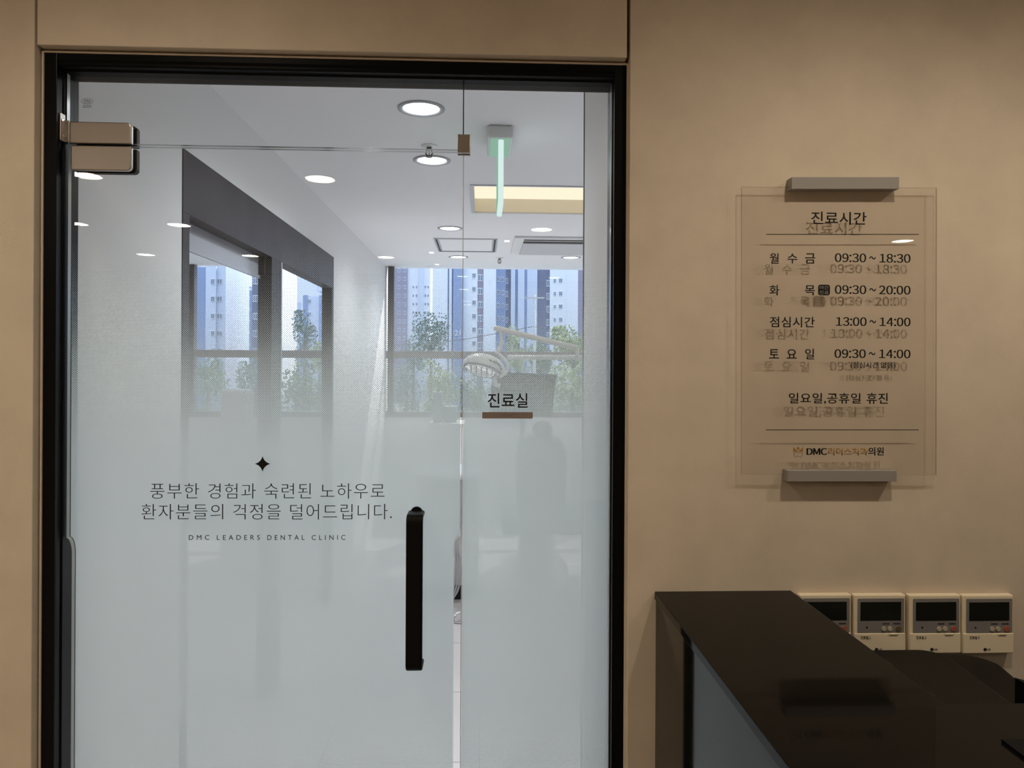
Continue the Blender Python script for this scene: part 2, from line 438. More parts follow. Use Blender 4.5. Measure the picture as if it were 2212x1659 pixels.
b = nb(); prism(b, leaf(), 'Y', GY0, GY1, 0, 1); obj('glass_panel', b, [M['glass'], M['edge']], dr)
b = nb(); pts = [p for p in leaf(0.0015)]
pts = [(x, min(z, ZC_ + 0.01)) for x, z in pts]
vs = [b.verts.new((x, GY1 + 0.0012, z)) for x, z in pts]; b.faces.new(vs)
obj('frosted_film', b, M['film'], dr)
FY = GY0 - 0.0001
b = nb()
for s, x0, x1 in (('풍부한', 324.8, 429.7), ('경험과', 449.5, 552.6), ('숙련된', 570.8, 672.0), ('노하우로', 692.3, 830.6)):
    write_px(b, s, x0, x1, 1044.0, 1077.0, FY, weight=-0.013, spacing=1.08)
obj('lettering', b, M['vinyl'], dr)
b = nb()
for s, x0, x1 in (('환자분들의', 305.8, 482.0), ('걱정을', 503.8, 606.3), ('덜어드립니다.', 627.0, 846.3)):
    write_px(b, s, x0, x1, 1088.8, 1122.0, FY, weight=-0.013, spacing=1.08)
obj('lettering', b, M['vinyl'], dr)
b = nb()
for s, x0, x1 in (('DMC', 408.0, 452.2), ('LEADERS', 468.5, 561.3), ('DENTAL', 577.5, 657.8), ('CLINIC', 673.3, 746.0)):
    write_px(b, s, x0, x1, 1155.8, 1166.2, FY, spacing=1.75)
obj('lettering', b, M['vinyl'], dr)
b = nb(); c = PY(567.2, 1002, FY); pts = []
for k in range(4):
    for i in range(8):
        t = i / 8.0; a = k * math.pi / 2
        # concave arc between neighbouring tips
        u = (1 - t) ** 2 + 2 * (1 - t) * t * 0.20; w = t ** 2 + 2 * (1 - t) * t * 0.20
        pts.append((c.x + 0.0172 * (u * math.cos(a) - w * math.sin(a)), c.z + 0.0172 * (u * math.sin(a) + w * math.cos(a))))
prism(b, pts, 'Y', FY - 0.0004, FY); obj('star_emblem', b, M['vinyl'], dr)
# pull handle: a flat bar bent into a D
hx0, hx1 = PY(876, 1280, 0.0).x, PY(912.5, 1280, 0.0).x
hz1, hz0 = PY(894, 1113, 0.0).z, PY(894, 1455, 0.0).z
prof_o = [(GY0, hz1)] + [(0.0 + 0.018 - 0.018 * math.sin(a), hz1 - 0.018 + 0.018 * math.cos(a)) for a in [math.pi/2*i/6 for i in range(7)]]
prof_o += [(0.018 - 0.018 * math.cos(a), hz0 + 0.018 - 0.018 * math.sin(a)) for a in [math.pi/2*i/6 for i in range(7)]] + [(GY0, hz0)]
T = 0.011
prof_i = [(GY0, hz0 + T)] + [(T + 0.01 - 0.01 * math.sin(a), hz0 + T + 0.01 - 0.01 * math.cos(a)) for a in [math.pi/2*i/6 for i in range(7)]]
prof_i += [(T + 0.01 - 0.01 * math.cos(a), hz1 - T - 0.01 + 0.01 * math.sin(a)) for a in [math.pi/2*i/6 for i in range(7)]] + [(GY0, hz1 - T)]
b = nb(); prism(b, prof_o + prof_i, 'X', hx0, hx1)
h = obj('door_handle', b, M['black_matte'], dr, bev=0.004)
b = nb(); hxc = (hx0 + hx1) / 2
for z in (hz1 - T / 2, hz0 + T / 2):
    cyl(b, (hxc, GY0 - 0.006, z), 0.0135, 0.0059, 'Y', 24)
obj('rosette', b, M['black_matte'], h)
# patch fittings
def patch(bm, x0, x1, z0, z1, r, corners, y0, y1):
    prism(bm, rrect(x0, x1, z0, z1, r, 6, corners), 'Y', y0, y1)
px0, px1 = PY(152, 340, 0.046).x, PY(283, 340, 0.046).x
b = nb(); patch(b, px0, px1, PY(218, 368, 0.046).z, PY(218, 314.5, 0.046).z, 0.010, (0,1,0,0), 0.046, GY0 - 0.0002)
f = obj('patch_fitting', b, M['steel'], dr, bev=0.0025); tag(f, 'brushed steel hinge plate')
b = nb(); patch(b, px0, px1 + 0.001, PY(218, 368, 0.046).z, PY(218, 314.5, 0.046).z, 0.010, (0,1,0,0), GY1 + 0.0002, 0.086)
obj('patch_fitting', b, M['black_matte'], dr, bev=0.0015)
b = nb(); patch(b, px0 - 0.002, px1, PY(218, 310, 0.046).z, PY(218, 263, 0.046).z, 0.010, (0,0,1,0), 0.046, GY0 - 0.0002)
f = obj('patch_fitting', b, M['steel'], tr, bev=0.0025); tag(f, 'brushed steel hinge plate')
b = nb(); patch(b, px0, px1 + 0.001, PY(218, 310, 0.046).z, PY(218, 263, 0.046).z, 0.010, (0,0,1,0), GY1 + 0.0002, 0.086)
obj('patch_fitting', b, M['black_matte'], tr, bev=0.0015)
zb0, zb1 = PY(140, 305, 0.04).z, PY(140, 258, 0.04).z
b = nb(); box(b, XI0 + 0.0002, XI0 + 0.0035, 0.031, 0.050, zb0, zb1 + 0.012); box(b, XI0 + 0.0002, px0 - 0.0025, 0.046, 0.0495, zb0, zb1)
br_ = obj('hinge_bracket', b, M['steel'], tr, bev=0.0008)
b = nb()
for z in (zb0 + 0.012, zb1 - 0.004):
    cyl(b, (XI0 + 0.0034, 0.038, z), 0.0032, 0.0014, 'X', 14)
obj('screw', b, M['chrome'], br_)
# small clamp where transom and sidelight meet
b = nb(); a_, c_ = PY(988, 310, 0.05), PY(1016, 310, 0.05)
z1_, z0_ = PY(1002, 290, 0.05).z, PY(1002, 330, 0.05).z
box(b, a_.x, c_.x, 0.050, GY0 - 0.0002, z0_, z1_); box(b, a_.x, c_.x, GY1 + 0.0002, 0.078, z0_, z1_)
obj('glass_clamp', b, M['steel'], tr, bev=0.001)
# glass maker's stamp on the transom, read from the back
b = nb(); c = PY(188, 219, FY); n_ = 40
for k in range(n_):
    a0, a1 = 2*math.pi*k/n_, 2*math.pi*(k+1)/n_
    for rx, rz, t in ((0.0128, 0.0066, 0.0007),):
        q = [(c.x+rx*math.cos(a0), c.z+rz*math.sin(a0)), (c.x+rx*math.cos(a1), c.z+rz*math.sin(a1)), (c.x+(rx-t)*math.cos(a1), c.z+(rz-t)*math.sin(a1)), (c.x+(rx-t)*math.cos(a0), c.z+(rz-t)*math.sin(a0))]
        vs = [b.verts.new((u, FY, w)) for u, w in q]; b.faces.new(vs)
write(b, 'LIFE', c.x - 0.0072, c.x + 0.0072, c.z - 0.0016, c.z + 0.0034, FY, thick=0.0002, mirror=True)
box(b, c.x - 0.0062, c.x + 0.0062, FY - 0.0002, FY, c.z - 0.0042, c.z - 0.0034)
for k in range(7):
    box(b, c.x - 0.0095 + k * 0.0028, c.x - 0.0078 + k * 0.0028, FY - 0.0002, FY, c.z - 0.0100, c.z - 0.0086)
box(b, c.x - 0.0095, c.x + 0.0095, FY - 0.0002, FY, c.z - 0.0132, c.z - 0.0122)
obj('glass_stamp', b, M['vinyl'], tr)

sl = empty('window_1', (XS + 0.15, GY0, 0), 'frosted glass sidelight to the right of the glass door', 'window', kind='structure')
b = nb(); prism(b, [(XS + 0.0012, 0.002), (XI1 - 0.0005, 0.002), (XI1 - 0.0005, ZTOP), (XS + 0.0012, ZTOP)], 'Y', GY0, GY1, 0, 1)
obj('glass_pane', b, [M['glass'], M['edge']], sl)
M['seal'] = mat('dark_seal', (0.03, 0.028, 0.028), 0.4); M['clear_seal'] = mat('clear_edge_seal', (0.55, 0.57, 0.62), 0.15)
b = nb(); box(b, XS - 0.0010, XS + 0.0010, GY0 + 0.001, GY1 - 0.001, ZT + 0.004, ZTOP - 0.001); obj('joint_seal', b, M['seal'], sl)  # strip added so the gap between the panes shows as a dark line
b = nb(); box(b, XS - 0.0004, XS + 0.0011, GY0, GY1, 0.004, ZT - 0.004); obj('edge_seal', b, M['clear_seal'], sl)  # strip added; its pale colour paints the bright line of the glass edge
b = nb(); vs = [b.verts.new(p) for p in ((XS + 0.0018, GY1 + 0.0012, 0.004), (XI1 - 0.001, GY1 + 0.0012, 0.004), (XI1 - 0.001, GY1 + 0.0012, ZC_ + 0.01), (XS + 0.0018, GY1 + 0.0012, ZC_ + 0.01))]
b.faces.new(vs); obj('frosted_film', b, M['film'], sl)
b = nb(); write_px(b, '진료실', 1053.7, 1139.8, 849.3, 880.5, FY, weight=0.008)
obj('lettering', b, M['vinyl'], sl)
bp = empty('braille_plate', PY(1096, 904, GY0), 'small bronze braille plate under the black room name on the sidelight', 'sign')
b = nb(); a_, c_ = PY(1041.7, 897, 0.054), PY(1150.9, 897, 0.054); zt, zb = PY(1096, 890.5, 0.054).z, PY(1096, 904.1, 0.054).z
prism(b, rrect(a_.x, c_.x, zb, zt, 0.0012, 3), 'Y', 0.0545, GY0 - 0.0001); obj('plate', b, M['braille'], bp)
b = nb(); zc = (zt + zb) / 2; xc = (a_.x + c_.x) / 2
for cell, dots in enumerate((((0,0),(0,2),(1,1)), ((0,0),(1,0),(0,1)), ((1,1),), ((0,2),(1,1)), ((0,0),(1,1),(0,2)), ((0,1),(1,0)))):
    for (i, j) in dots:
        cyl(b, (xc - 0.0125 + cell * 0.0047 + i * 0.0019, 0.0540, zc + 0.0019 - j * 0.0019), 0.0007, 0.0006, 'Y', 8)
obj('braille_dots', b, M['dark_steel'], bp)

# ================================================================ OPENING HOURS SIGN
sg = empty('opening_hours_sign', PY(1813, 1025, 0), 'clear acrylic opening hours sign held by two grey bars on the beige wall', 'sign')
SY0, SY1 = -0.0205, -0.0155
b = nb(); a_, c_ = PY(1602, 716, SY0), PY(2024, 716, SY0); zt, zb = PY(1813, 404.5, SY0).z, PY(1813, 1025, SY0).z
prism(b, [(lambda p: (p.x, p.z))(PY(x, y, SY0)) for x, y in ((1602, 1024.5), (2023, 1026.5), (2024, 405.5), (1602.5, 403.5))], 'Y', SY0, SY1, 0, 1)
M['acr_edge'] = glass('acrylic_edge', (0.62, 0.58, 0.54), 1.49)
obj('acrylic_panel', b, [M['acrylic'], M['acr_edge']], sg)
for x0, x1, yt, yb in ((1710.4, 1942.5, 382.3, 408.3), (1701.5, 1937.0, 1016.5, 1040.5)):
    b = nb(); a_, c_ = PY(x0, (yt+yb)/2, -0.028), PY(x1, (yt+yb)/2, -0.028)
    hb = (PY(x0, yt, -0.028).z - PY(x0, yb, -0.028).z) / 2
    prism(b, [(a_.x, a_.z - hb), (c_.x, c_.z - hb), (c_.x, c_.z + hb), (a_.x, a_.z + hb)], 'Y', -0.028, -0.0002)
    obj('holder_bar', b, M['bar'], sg, bev=0.0008)
LY = SY0 - 0.0001
ROWS = [
    [('진료시간', 1752.3, 1871.5, 457.6, 485.3)],
    [('월', 1663.0, 1682.2, 547, 569.7), ('수', 1701, 1722.2, 547.6, 569.3), ('금', 1739, 1761, 547.4, 569.5), ('09:30 ~ 18:30', 1803.3, 1966.7, 548, 567)],
    [('화', 1662, 1683.4, 615.8, 638), ('목', 1738.7, 1760.3, 616.5, 638), ('09:30 ~ 20:00', 1803.3, 1966.7, 616.7, 635.7)],
    [('점심시간', 1663, 1759.8, 684.4, 707.2), ('13:00 ~ 14:00', 1805.6, 1966.7, 685.6, 704.5)],
    [('토', 1661.5, 1682.7, 754.2, 774.5), ('요', 1699.2, 1721, 754.4, 774.6), ('일', 1739, 1758.6, 753.4, 776.4), ('09:30 ~ 14:00', 1802.6, 1966.7, 754.8, 773.7)],
    [('(점심시간', 1837.4, 1897.0, 782.3, 797), ('없음)', 1902.0, 1934.2, 782.3, 797)],
    [('일요일,공휴일', 1703.9, 1859.0, 848.8, 872.8), ('휴진', 1872.0, 1917.8, 848.8, 872.6)],
]
for row in ROWS:
    for s, x0, x1, yt, yb in row:
        b = nb(); write_px(b, s, x0, x1, yt, yb, LY, weight=0.030 if s.isascii() else 0.010, spacing=1.05, wd=s.isascii()); obj('lettering', b, M['vinyl'], sg)
for x0, x1, y in ((1655.2, 1984.8, 506.3), (1654.2, 1984.3, 928.5)):
    b = nb(); a_, c_ = PY(x0, y, LY), PY(x1, y, LY); zc = PY((x0+x1)/2, y, LY).z
    prism(b, [(a_.x, a_.z - 0.0008), (c_.x, c_.z - 0.0008), (c_.x, c_.z + 0.0008), (a_.x, a_.z + 0.0008)], 'Y', LY - 0.0004, LY)
    obj('ruled_line', b, M['vinyl'], sg)
a_, c_ = PY(1767.3, 626.6, LY), PY(1792.7, 626.6, LY); zt, zb = PY(1780, 615, LY).z, PY(1780, 638, LY).z
b = nb(); prism(b, rrect(a_.x, c_.x, zb, zt, 0.005), 'Y', LY - 0.0003, LY); bd = obj('badge', b, M['vinyl'], sg)
b = nb(); ym = (zt + zb) / 2; xm = (a_.x + c_.x) / 2
write(b, '야간', a_.x + 0.0028, c_.x - 0.0028, ym + 0.0012, zt - 0.0022, LY - 0.0003, thick=0.0002)
write(b, '진료', a_.x + 0.0028, c_.x - 0.0028, zb + 0.0022, ym - 0.0012, LY - 0.0003, thick=0.0002)
obj('badge_lettering', b, M['bar'], bd)
b = nb()
write_px(b, 'DMC', 1742, 1786.8, 968, 982.8, LY, weight=0.05, wd=True); obj('clinic_lettering', b, M['vinyl'], sg); b = nb()
write_px(b, '의원', 1875.5, 1909, 966, 984, LY, weight=0.016)
obj('clinic_lettering', b, M['vinyl'], sg)
b = nb(); write_px(b, '리더스치과', 1788.5, 1874.5, 966.8, 983.7, LY, weight=0.020)
obj('clinic_lettering', b, M['gold'], sg)
# crown and tooth emblem
def px_poly(pts): return [(lambda p: (p.x, p.z))(PY(x, y, LY)) for x, y in pts]
b = nb()
prism(b, px_poly([(1713.5, 976), (1713.5, 965), (1718.5, 970.5), (1724, 975.5), (1729.5, 970.5), (1734.7, 965), (1734.7, 976)]), 'Y', LY - 0.0004, LY)
prism(b, px_poly([(1724, 964.5), (1728, 969), (1724, 973), (1720, 969)]), 'Y', LY - 0.0004, LY)
em = obj('crown_emblem', b, M['gold'], sg)
b = nb(); tp = px_poly([(1714.2, 978.2), (1734, 978.2), (1731.5, 987), (1729.5, 988.6), (1724.2, 984.2), (1719, 988.6), (1716.6, 987)])
tube(b, [(u, LY - 0.0004, w) for u, w in tp + tp[:1]], 0.0004, 6)
obj('tooth_outline', b, M['vinyl'], em)

# ================================================================ RECEPTION COUNTER
ct = PY(1414, 1277.5, -0.001); X0c = ct.x; ZCT = ct.z
X1c = PY(1708, 1278, -0.001).x
YIN = PZ(2100, 1520, ZCT).y     # far edge of the run that faces the viewer's right
YNEAR = YIN - 0.42
rc = empty('reception_counter', (X0c + 0.4, -0.5, 0), 'glossy black reception counter against the beige wall', 'counter')
TH = 0.017
b = nb()
prism(b, [(X0c, -0.001), (X0c, YNEAR), (2.6, YNEAR), (2.6, YIN), (X1c, YIN), (X1c, -0.001)], 'Z', ZCT - TH, ZCT)
obj('countertop', b, M['counter_top'], rc, bev=0.0012)
b = nb(); i_ = 0.003
prism(b, [(X0c + i_, -0.001), (X0c + i_, YNEAR + i_), (2.597, YNEAR + i_), (2.597, YIN - 0.02), (X1c - 0.02, YIN - 0.02), (X1c - 0.02, -0.001)], 'Z', 0.0005, ZCT - TH - 0.003)
obj('counter_body', b, M['counter'], rc)
b = nb(); box(b, X1c - 0.018, 2.58, YIN - 0.018, -0.002, 0.70, 0.735); box(b, 2.54, 2.58, YIN - 0.018, -0.01, 0.0005, 0.70)
tag(obj('work_desk', b, M['desk']), 'dark work desk hidden behind the black counter', 'desk')
# thermostats
def thermostat():
    W, H, D = 0.1155, 0.129, 0.017
    t = empty('wall_controller', (0, 0, 0), 'x', 'controller', 'cream air conditioner controllers in a row')
    b = nb(); box(b, -W/2, W/2, -D, -0.0004, 0, H, 0, 0.003); obj('housing', b, M['cream'], t)
    b = nb(); prism(b, rrect(-W/2 + 0.008, W/2 - 0.004, 0.046, H - 0.008, 0.002, 4), 'Y', -D - 0.0012, -D + 0.001); bz = obj('bezel', b, M['grey_plastic'], t)
    b = nb(); box(b, -W/2 + 0.014, W/2 - 0.011, -D - 0.0016, -D - 0.0006, 0.073, H - 0.0155); obj('screen', b, M['screen'], bz)
    b = nb(); box(b, -W/2 + 0.001, W/2 - 0.001, -D - 0.0026, -D + 0.001, 0.002, 0.0455, 0, 0.0015)
    cv = obj('cover_flap', b, M['cream'], t)
    b = nb(); box(b, 0.020, 0.039, -D - 0.0048, -D - 0.002, 0.0425, 0.0452, 0, 0.0008); obj('flap_lip', b, M['cream'], cv)
    for k, (x, m) in enumerate(((0.0082, 'button'), (0.0216, 'button'), (0.0405, 'power'))):
        r = 0.0058 if m == 'power' else 0.0052
        b = nb(); cyl(b, (x, -D - 0.0036, 0.0552), r, 0.0026, 'Y', 20); obj('button', b, M['button' if m == 'button' else 'red'], t, bev=0.0006)
    b = nb(); cyl(b, (-W/2 + 0.0285, -D - 0.0016, 0.058), 0.0022, 0.0006, 'Y', 14); obj('sensor_eye', b, M['slot'], t)
    b = nb()
    for x0, x1 in ((0.006, 0.021), (0.030, 0.046)):
        for k in range(4):
            w = (x1 - x0) / 4; box(b, x0 + k*w, x0 + k*w + w*0.75, -D - 0.0014, -D - 0.0011, 0.064, 0.0675)
    obj('button_caption', b, M['slot'], t)
    b = nb()
    for k in range(4): box(b, W/2 - 0.0026, W/2 + 0.0003, -D + 0.003, -D + 0.010, 0.094 + k * 0.003, 0.0955 + k * 0.003)
    obj('vent_slots', b, M['slot'], t)
    return t
TC = [(1781.5, 'cream wall controller farthest left, half hidden behind the counter corner', None), (1899, 'cream wall controller with dark power button, second from the left', '진료실１'),
      (2018.2, 'cream wall controller with red button, third from the left', '진료실２'), (2132.8, 'cream wall controller farthest right with round mark fully visible', '진료실３')]
therm = thermostat()
for k, (px, lab, cap) in enumerate(TC):
    p = PY(px, 1411.5, -0.015)
    t = therm if k == 0 else dup(therm, (0, 0, 0))
    t.location = (p.x, 0, p.z); t['label'] = lab
def add_part(name, b, m, parent):
    off = wloc(parent)
    return obj(name, b, m, parent)
roots = [therm] + [o for o in C.objects if o.name.startswith('wall_controller.')]
for t, (px, lab, cap) in zip(roots, TC):
    if cap == '진료실１':
        for ch in t.children:
            if ch.name.startswith('button') and ch.type == 'MESH' and ch.data.materials[0] == M['red']:
                ch.data = ch.data.copy(); ch.data.materials[0] = M['dark_button']
    if cap:
        L = t.location; y = -0.017 - 0.0027
        b = nb(); box(b, L.x - 0.0445, L.x - 0.0205, y - 0.0002, y, L.z + 0.0325, L.z + 0.0415)
        st = obj('name_sticker', b, M['cream'], t)
        b = nb(); write(b, cap, L.x - 0.0435, L.x - 0.0215, L.z + 0.0335, L.z + 0.0405, y - 0.0002, thick=0.0002, weight=0.02)
        obj('sticker_lettering', b, M['vinyl'], st)
        b = nb(); cyl(b, (L.x - 0.0085, y - 0.0004, L.z + 0.0105), 0.0036, 0.0004, 'Y', 20)
        write(b, 'LG', L.x - 0.0035, L.x + 0.0035, L.z + 0.0085, L.z + 0.0128, y, thick=0.0003, weight=0.02)
        obj('maker_mark', b, M['slot'], t)
# black printer behind the counter
ZP = 0.932
def zp(px, py, z): p = PZ(px, py, z); return (p.x, p.y)
pr = empty('office_printer', (0.86, -0.22, 0.735), 'black office printer with rounded lid behind the counter', 'printer')
def slab(bm, far_px, y_far, x_left, y_front, z0, z1, r, shear):
    """block seen over the counter: far right corner at the given pixel, rounded"""
    p = PZ(far_px, y_far, z1)
    yb_ = min(p.y, -0.03); xr = p.x
    pts = [(x_left, yb_), (xr - r, yb_)]
    pts += [(xr - r + r * math.sin(a), yb_ - r + r * math.cos(a)) for a in [math.pi/2 * i / 8 for i in range(1, 9)]]
    pts += [(xr + shear, y_front), (x_left, y_front)]
    prism(bm, pts, 'Z', z0, z1)
b = nb(); slab(b, 2022, 1401.5, X1c + 0.012, YIN + 0.014, 0.885, ZP, 0.045, -0.03); obj('scanner_lid', b, M['printer'], pr, bev=0.004)
b = nb(); slab(b, 2118, 1411.5, X1c + 0.012, -0.33, 0.830, 0.8845, 0.06, -0.05); obj('printer_body', b, M['printer'], pr, bev=0.004)
b = nb(); slab(b, 2205, 1457, X1c + 0.03, -0.33, 0.7355, 0.8295, 0.06, -0.02); obj('paper_tray_base', b, M['printer'], pr, bev=0.004)
# dark screen standing beside the printer, and a black pad on the counter
b = nb(); p = PY(2192, 1463, -0.36); q = PY(2190, 1522, -0.36)
prism(b, [(p.x, p.z), (p.x + 0.30, p.z - 0.16), (p.x + 0.30, 0.7355), (q.x - 0.002, 0.7355)], 'Y', -0.375, -0.36)
tag(obj('tablet_stand', b, M['navy'], bev=0.001), 'black panel standing at the right end behind the counter', 'screen')
b = nb(); a1, a2, a3 = PZ(2163, 1603, ZCT), PZ(2290, 1603, ZCT), PZ(2222, 1648, ZCT)
prism(b, [(a1.x, a1.y), (a2.x, a2.y), (a2.x + 0.02, a2.y - 0.09), (a1.x + (a3.x - a1.x) * 1.6, a1.y + (a3.y - a1.y) * 1.6)], 'Z', ZCT + 0.0002, ZCT + 0.004)
tag(obj('desk_pad', b, M['navy']), 'black pad lying on the counter at the lower right', 'pad')

# ================================================================ FRONT ROOM DOWNLIGHTS
def downlight(lamp, ring, r=0.0655):
    t = empty('downlight', (0, 0, 0), 'x', 'ceiling light')
    b = nb(); lathe(b, [(0.088, -0.0002), (0.088, -0.004), (0.074, -0.006), (r + 0.001, -0.001), (r + 0.001, -0.0002)], seg=40, closed=True); obj('trim_ring', b, ring, t)
    b = nb(); lathe(b, [(r, -0.0016), (r, -0.0004)], seg=40); vs = [v for v in b.verts if abs(v.co.z + 0.0016) < 1e-5]; b.faces.new(vs)
    obj('lamp_diffuser', b, lamp, t)
    return t
fd = downlight(M['warm'], M['white'], 0.0725); first = True
def beam(t, nm='downlight_beam', watts=SPOT_W, col=(1.0, 0.86, 0.66)):
    d = bpy.data.lights.get(nm)
    if d is None:
        d = bpy.data.lights.new(nm, 'SPOT'); d.energy = watts; d.color = col
        d.spot_size = math.radians(160); d.spot_blend = 1.0; d.shadow_soft_size = 0.006 if nm == 'downlight_beam' else 0.045
    o = bpy.data.objects.new('downlight_beam', d); C.objects.link(o); o.parent = t; o.location = (0, 0, -0.0085 if nm == 'downlight_beam' else -0.05)
COLS = {-2.03: 'left', -2.80: 'far left', -2.97: 'far left', -2.06: 'left', -0.86: 'centre left', -0.70: 'centre left', 0.78: 'centre right', 1.54: 'right', -3.30: 'far left', -2.10: 'left', -0.84: 'centre left', 0.42: 'centre right', 1.68: 'right', 2.95: 'far right', 3.2: 'far right'}
RWS = ((-0.72, 'first row from the glass door wall', (-3.30, -2.10, -0.70, 0.78, 1.54)), (-2.15, 'second row from the glass door wall', (-3.30, -2.03, -0.84)),
       (-3.50, 'third row from the glass door wall', (-2.80, -2.10, 0.42)), (-3.95, 'between the third and fourth rows', (3.2,)), (-4.95, 'fourth row from the glass door wall', (-2.97, -2.06, -0.86, 1.68)))
for y, rl, cs in RWS:
    for x in cs:
        t = fd if first else dup(fd, (x, y, ZF)); first = False
        t.location = (x, y, ZF); t['label'] = 'warm round waiting room downlight, %s, %s' % (COLS[x], rl); t['group'] = 'warm waiting room downlights'
for t in [o for o in C.objects if o.name.split('.')[0] == 'downlight']: beam(t)

# ================================================================ TREATMENT ROOM SHELL
ZC = 2.46; XW = -0.94; XW2 = -0.995
YB = PZ(1000, 576, ZC).y        # window wall
XR = 3.2; XN = -3.9             # right end, and the far side of the neighbouring room
cvx0, cvx1 = PZ(1021, 401, ZC).x, 1.25
cvy0, cvy1 = PZ(1100, 401, ZC).y, PZ(1100, 459, ZC).y
bm = nb()
box(bm, XN, cvx0, 0.11, YB + 0.17, ZC, ZC + 0.12); box(bm, cvx1, XR, 0.11, YB + 0.17, ZC, ZC + 0.12)
box(bm, cvx0, cvx1, 0.11, cvy0, ZC, ZC + 0.12); box(bm, cvx0, cvx1, cvy1, YB + 0.17, ZC, ZC + 0.12)
struct('ceiling', bm, M['ceil'], 'white treatment room ceiling', 'ceiling')
bm = nb(); box(bm, XN, XR, 0.06, YB + 0.3, -0.06, 0.0); struct('floor', bm, M['floor_in'], 'pale tiled treatment room floor', 'floor')
YP0 = PX(393, 500, XW).y; YP1 = PX(720, 590, XW).y
ZPT = PX(395, 320, XW).z; ZPB = PX(409, 465, XW).z
bm = nb(); box(bm, XW2, XW, 0.11, YP0 - 0.001, 0, ZC); box(bm, XW2, XW, YP1 + 0.001, YB, 0, ZC); box(bm, XW2, XW, YP0 - 0.001, YP1 + 0.001, ZPT + 0.001, ZC)
struct('wall_side', bm, M['plaster'], 'white treatment room wall on the left with a dark framed opening', 'wall')
bm = nb(); box(bm, XR, XR + 0.1, 0.11, YB + 0.3, 0, ZC); struct('wall_far_right', bm, M['plaster'], 'white wall at the right end of the treatment room', 'wall')
bm = nb(); box(bm, XN - 0.1, XN, 0.11, YB + 0.3, 0, ZC); struct('wall_far_left', bm, M['plaster'], 'white wall at the left end of the neighbouring room', 'wall')
YRT = PX(1262, 500, XI1 + 0.004).y
bm = nb(); box(bm, XI1 + 0.004, XI1 + 0.10, 0.11, YRT, 0, ZC); struct('wall_return', bm, M['plaster'], 'short white return wall behind the sidelight', 'wall')
bm = nb(); box(bm, XI1 + 0.002, XI1 + 0.102, YRT, YRT + 0.012, 0, ZC); struct('trim_2', bm, M['mullion'], 'dark edge strip on the short return wall', 'trim')
bm = nb(); box(bm, XN, XI0 - 0.3, 0.1105, 0.12, 0, ZC); box(bm, XI1 + 0.105, XR, 0.1105, 0.12, 0, ZC)
struct('wall_inner', bm, M['plaster'], 'white treatment room side of the doorway wall', 'wall')
# window wall
ZS = PY(1000, 905, YB).z; ZR1, ZR0 = PY(940, 758.5, YB).z, PY(940, 774.5, YB).z
bm = nb(); box(bm, XN, XR, YB, YB + 0.16, 0, ZS); box(bm, XN, XR, YB - 0.012, YB + 0.16, ZS, ZS + 0.012)
box(bm, XW2, XW, YB, YB + 0.16, ZS + 0.012, ZC)
struct('wall_window', bm, M['plaster'], 'white sill wall under the wide treatment room window', 'wall')
def window(name, x0, x1, mull, label):
    w = empty(name, ((x0 + x1) / 2, YB + 0.06, ZS + 0.012), label, 'window', kind='structure')
    z0 = ZS + 0.0125
    b = nb(); box(b, x0 + 0.001, x1 - 0.001, YB + 0.03, YB + 0.10, ZR0, ZR1); box(b, x0 + 0.001, x1 - 0.001, YB + 0.03, YB + 0.10, z0, z0 + 0.055)
    obj('window_frame', b, M['win_frame'], w, bev=0.002)
    for m in mull:
        b = nb(); box(b, m - 0.029, m + 0.029, YB + 0.025, YB + 0.105, z0, ZC - 0.001); obj('mullion', b, M['mullion'], w, bev=0.002)
    xs = [x0] + list(mull) + [x1]
    for a, c in zip(xs[:-1], xs[1:]):
        b = nb(); box(b, a + 0.03, c - 0.03, YB + 0.062, YB + 0.068, ZR1 + 0.001, ZC - 0.002); obj('glass_pane', b, M['pane'], w)
        b = nb(); box(b, a + 0.03, c - 0.03, YB + 0.062, YB + 0.068, z0 + 0.056, ZR0 - 0.001); obj('glass_pane', b, M['pane'], w)
mx0 = PY(844.5, 650, YB + 0.03).x
window('window_3', XW, XR, [mx0, 1.35], 'wide window at the back of the treatment room')
window('window_4', XN, XW2, [PY(417, 650, YB).x - 0.03, PY(508, 700, YB).x - 0.9], 'window of the neighbouring room seen through the dark framed opening')

# ---------------------------------------------------------------- dark framed opening in the left wall
po = empty('opening_frame', (XW, (YP0 + YP1) / 2, 0), 'dark slate frame with two openings in the white side wall', 'frame', kind='structure')
JW = PX(407, 600, XW).y - YP0
b = nb(); box(b, XW2 - 0.004, XW + 0.003, YP0, YP1, ZPB, ZPT); obj('header_panel', b, M['slate'], po, bev=0.001)
YQ0, YQ1 = PX(586, 600, XW).y, PX(608, 600, XW).y
b = nb(); box(b, XW2 - 0.004, XW + 0.003, YP0, YP0 + JW, 0, ZPB - 0.0003); obj('side_jamb', b, M['slate'], po, bev=0.001)
b = nb(); box(b, XW2 - 0.004, XW + 0.003, YP1 - JW, YP1, 0, ZPB - 0.0003); obj('side_jamb', b, M['slate_dark'], po, bev=0.001)
b = nb(); box(b, XW2 - 0.004, XW + 0.002, YQ0, YQ1 - 0.012, 0, ZPB - 0.0003); cp = obj('centre_post', b, M['slate_dark'], po, bev=0.001)
b = nb(); box(b, XW2 - 0.004, XW + 0.003, YQ1 - 0.012, YQ1 + 0.004, 0, ZPB - 0.0003); obj('post_edge', b, M['aluminium'], cp)
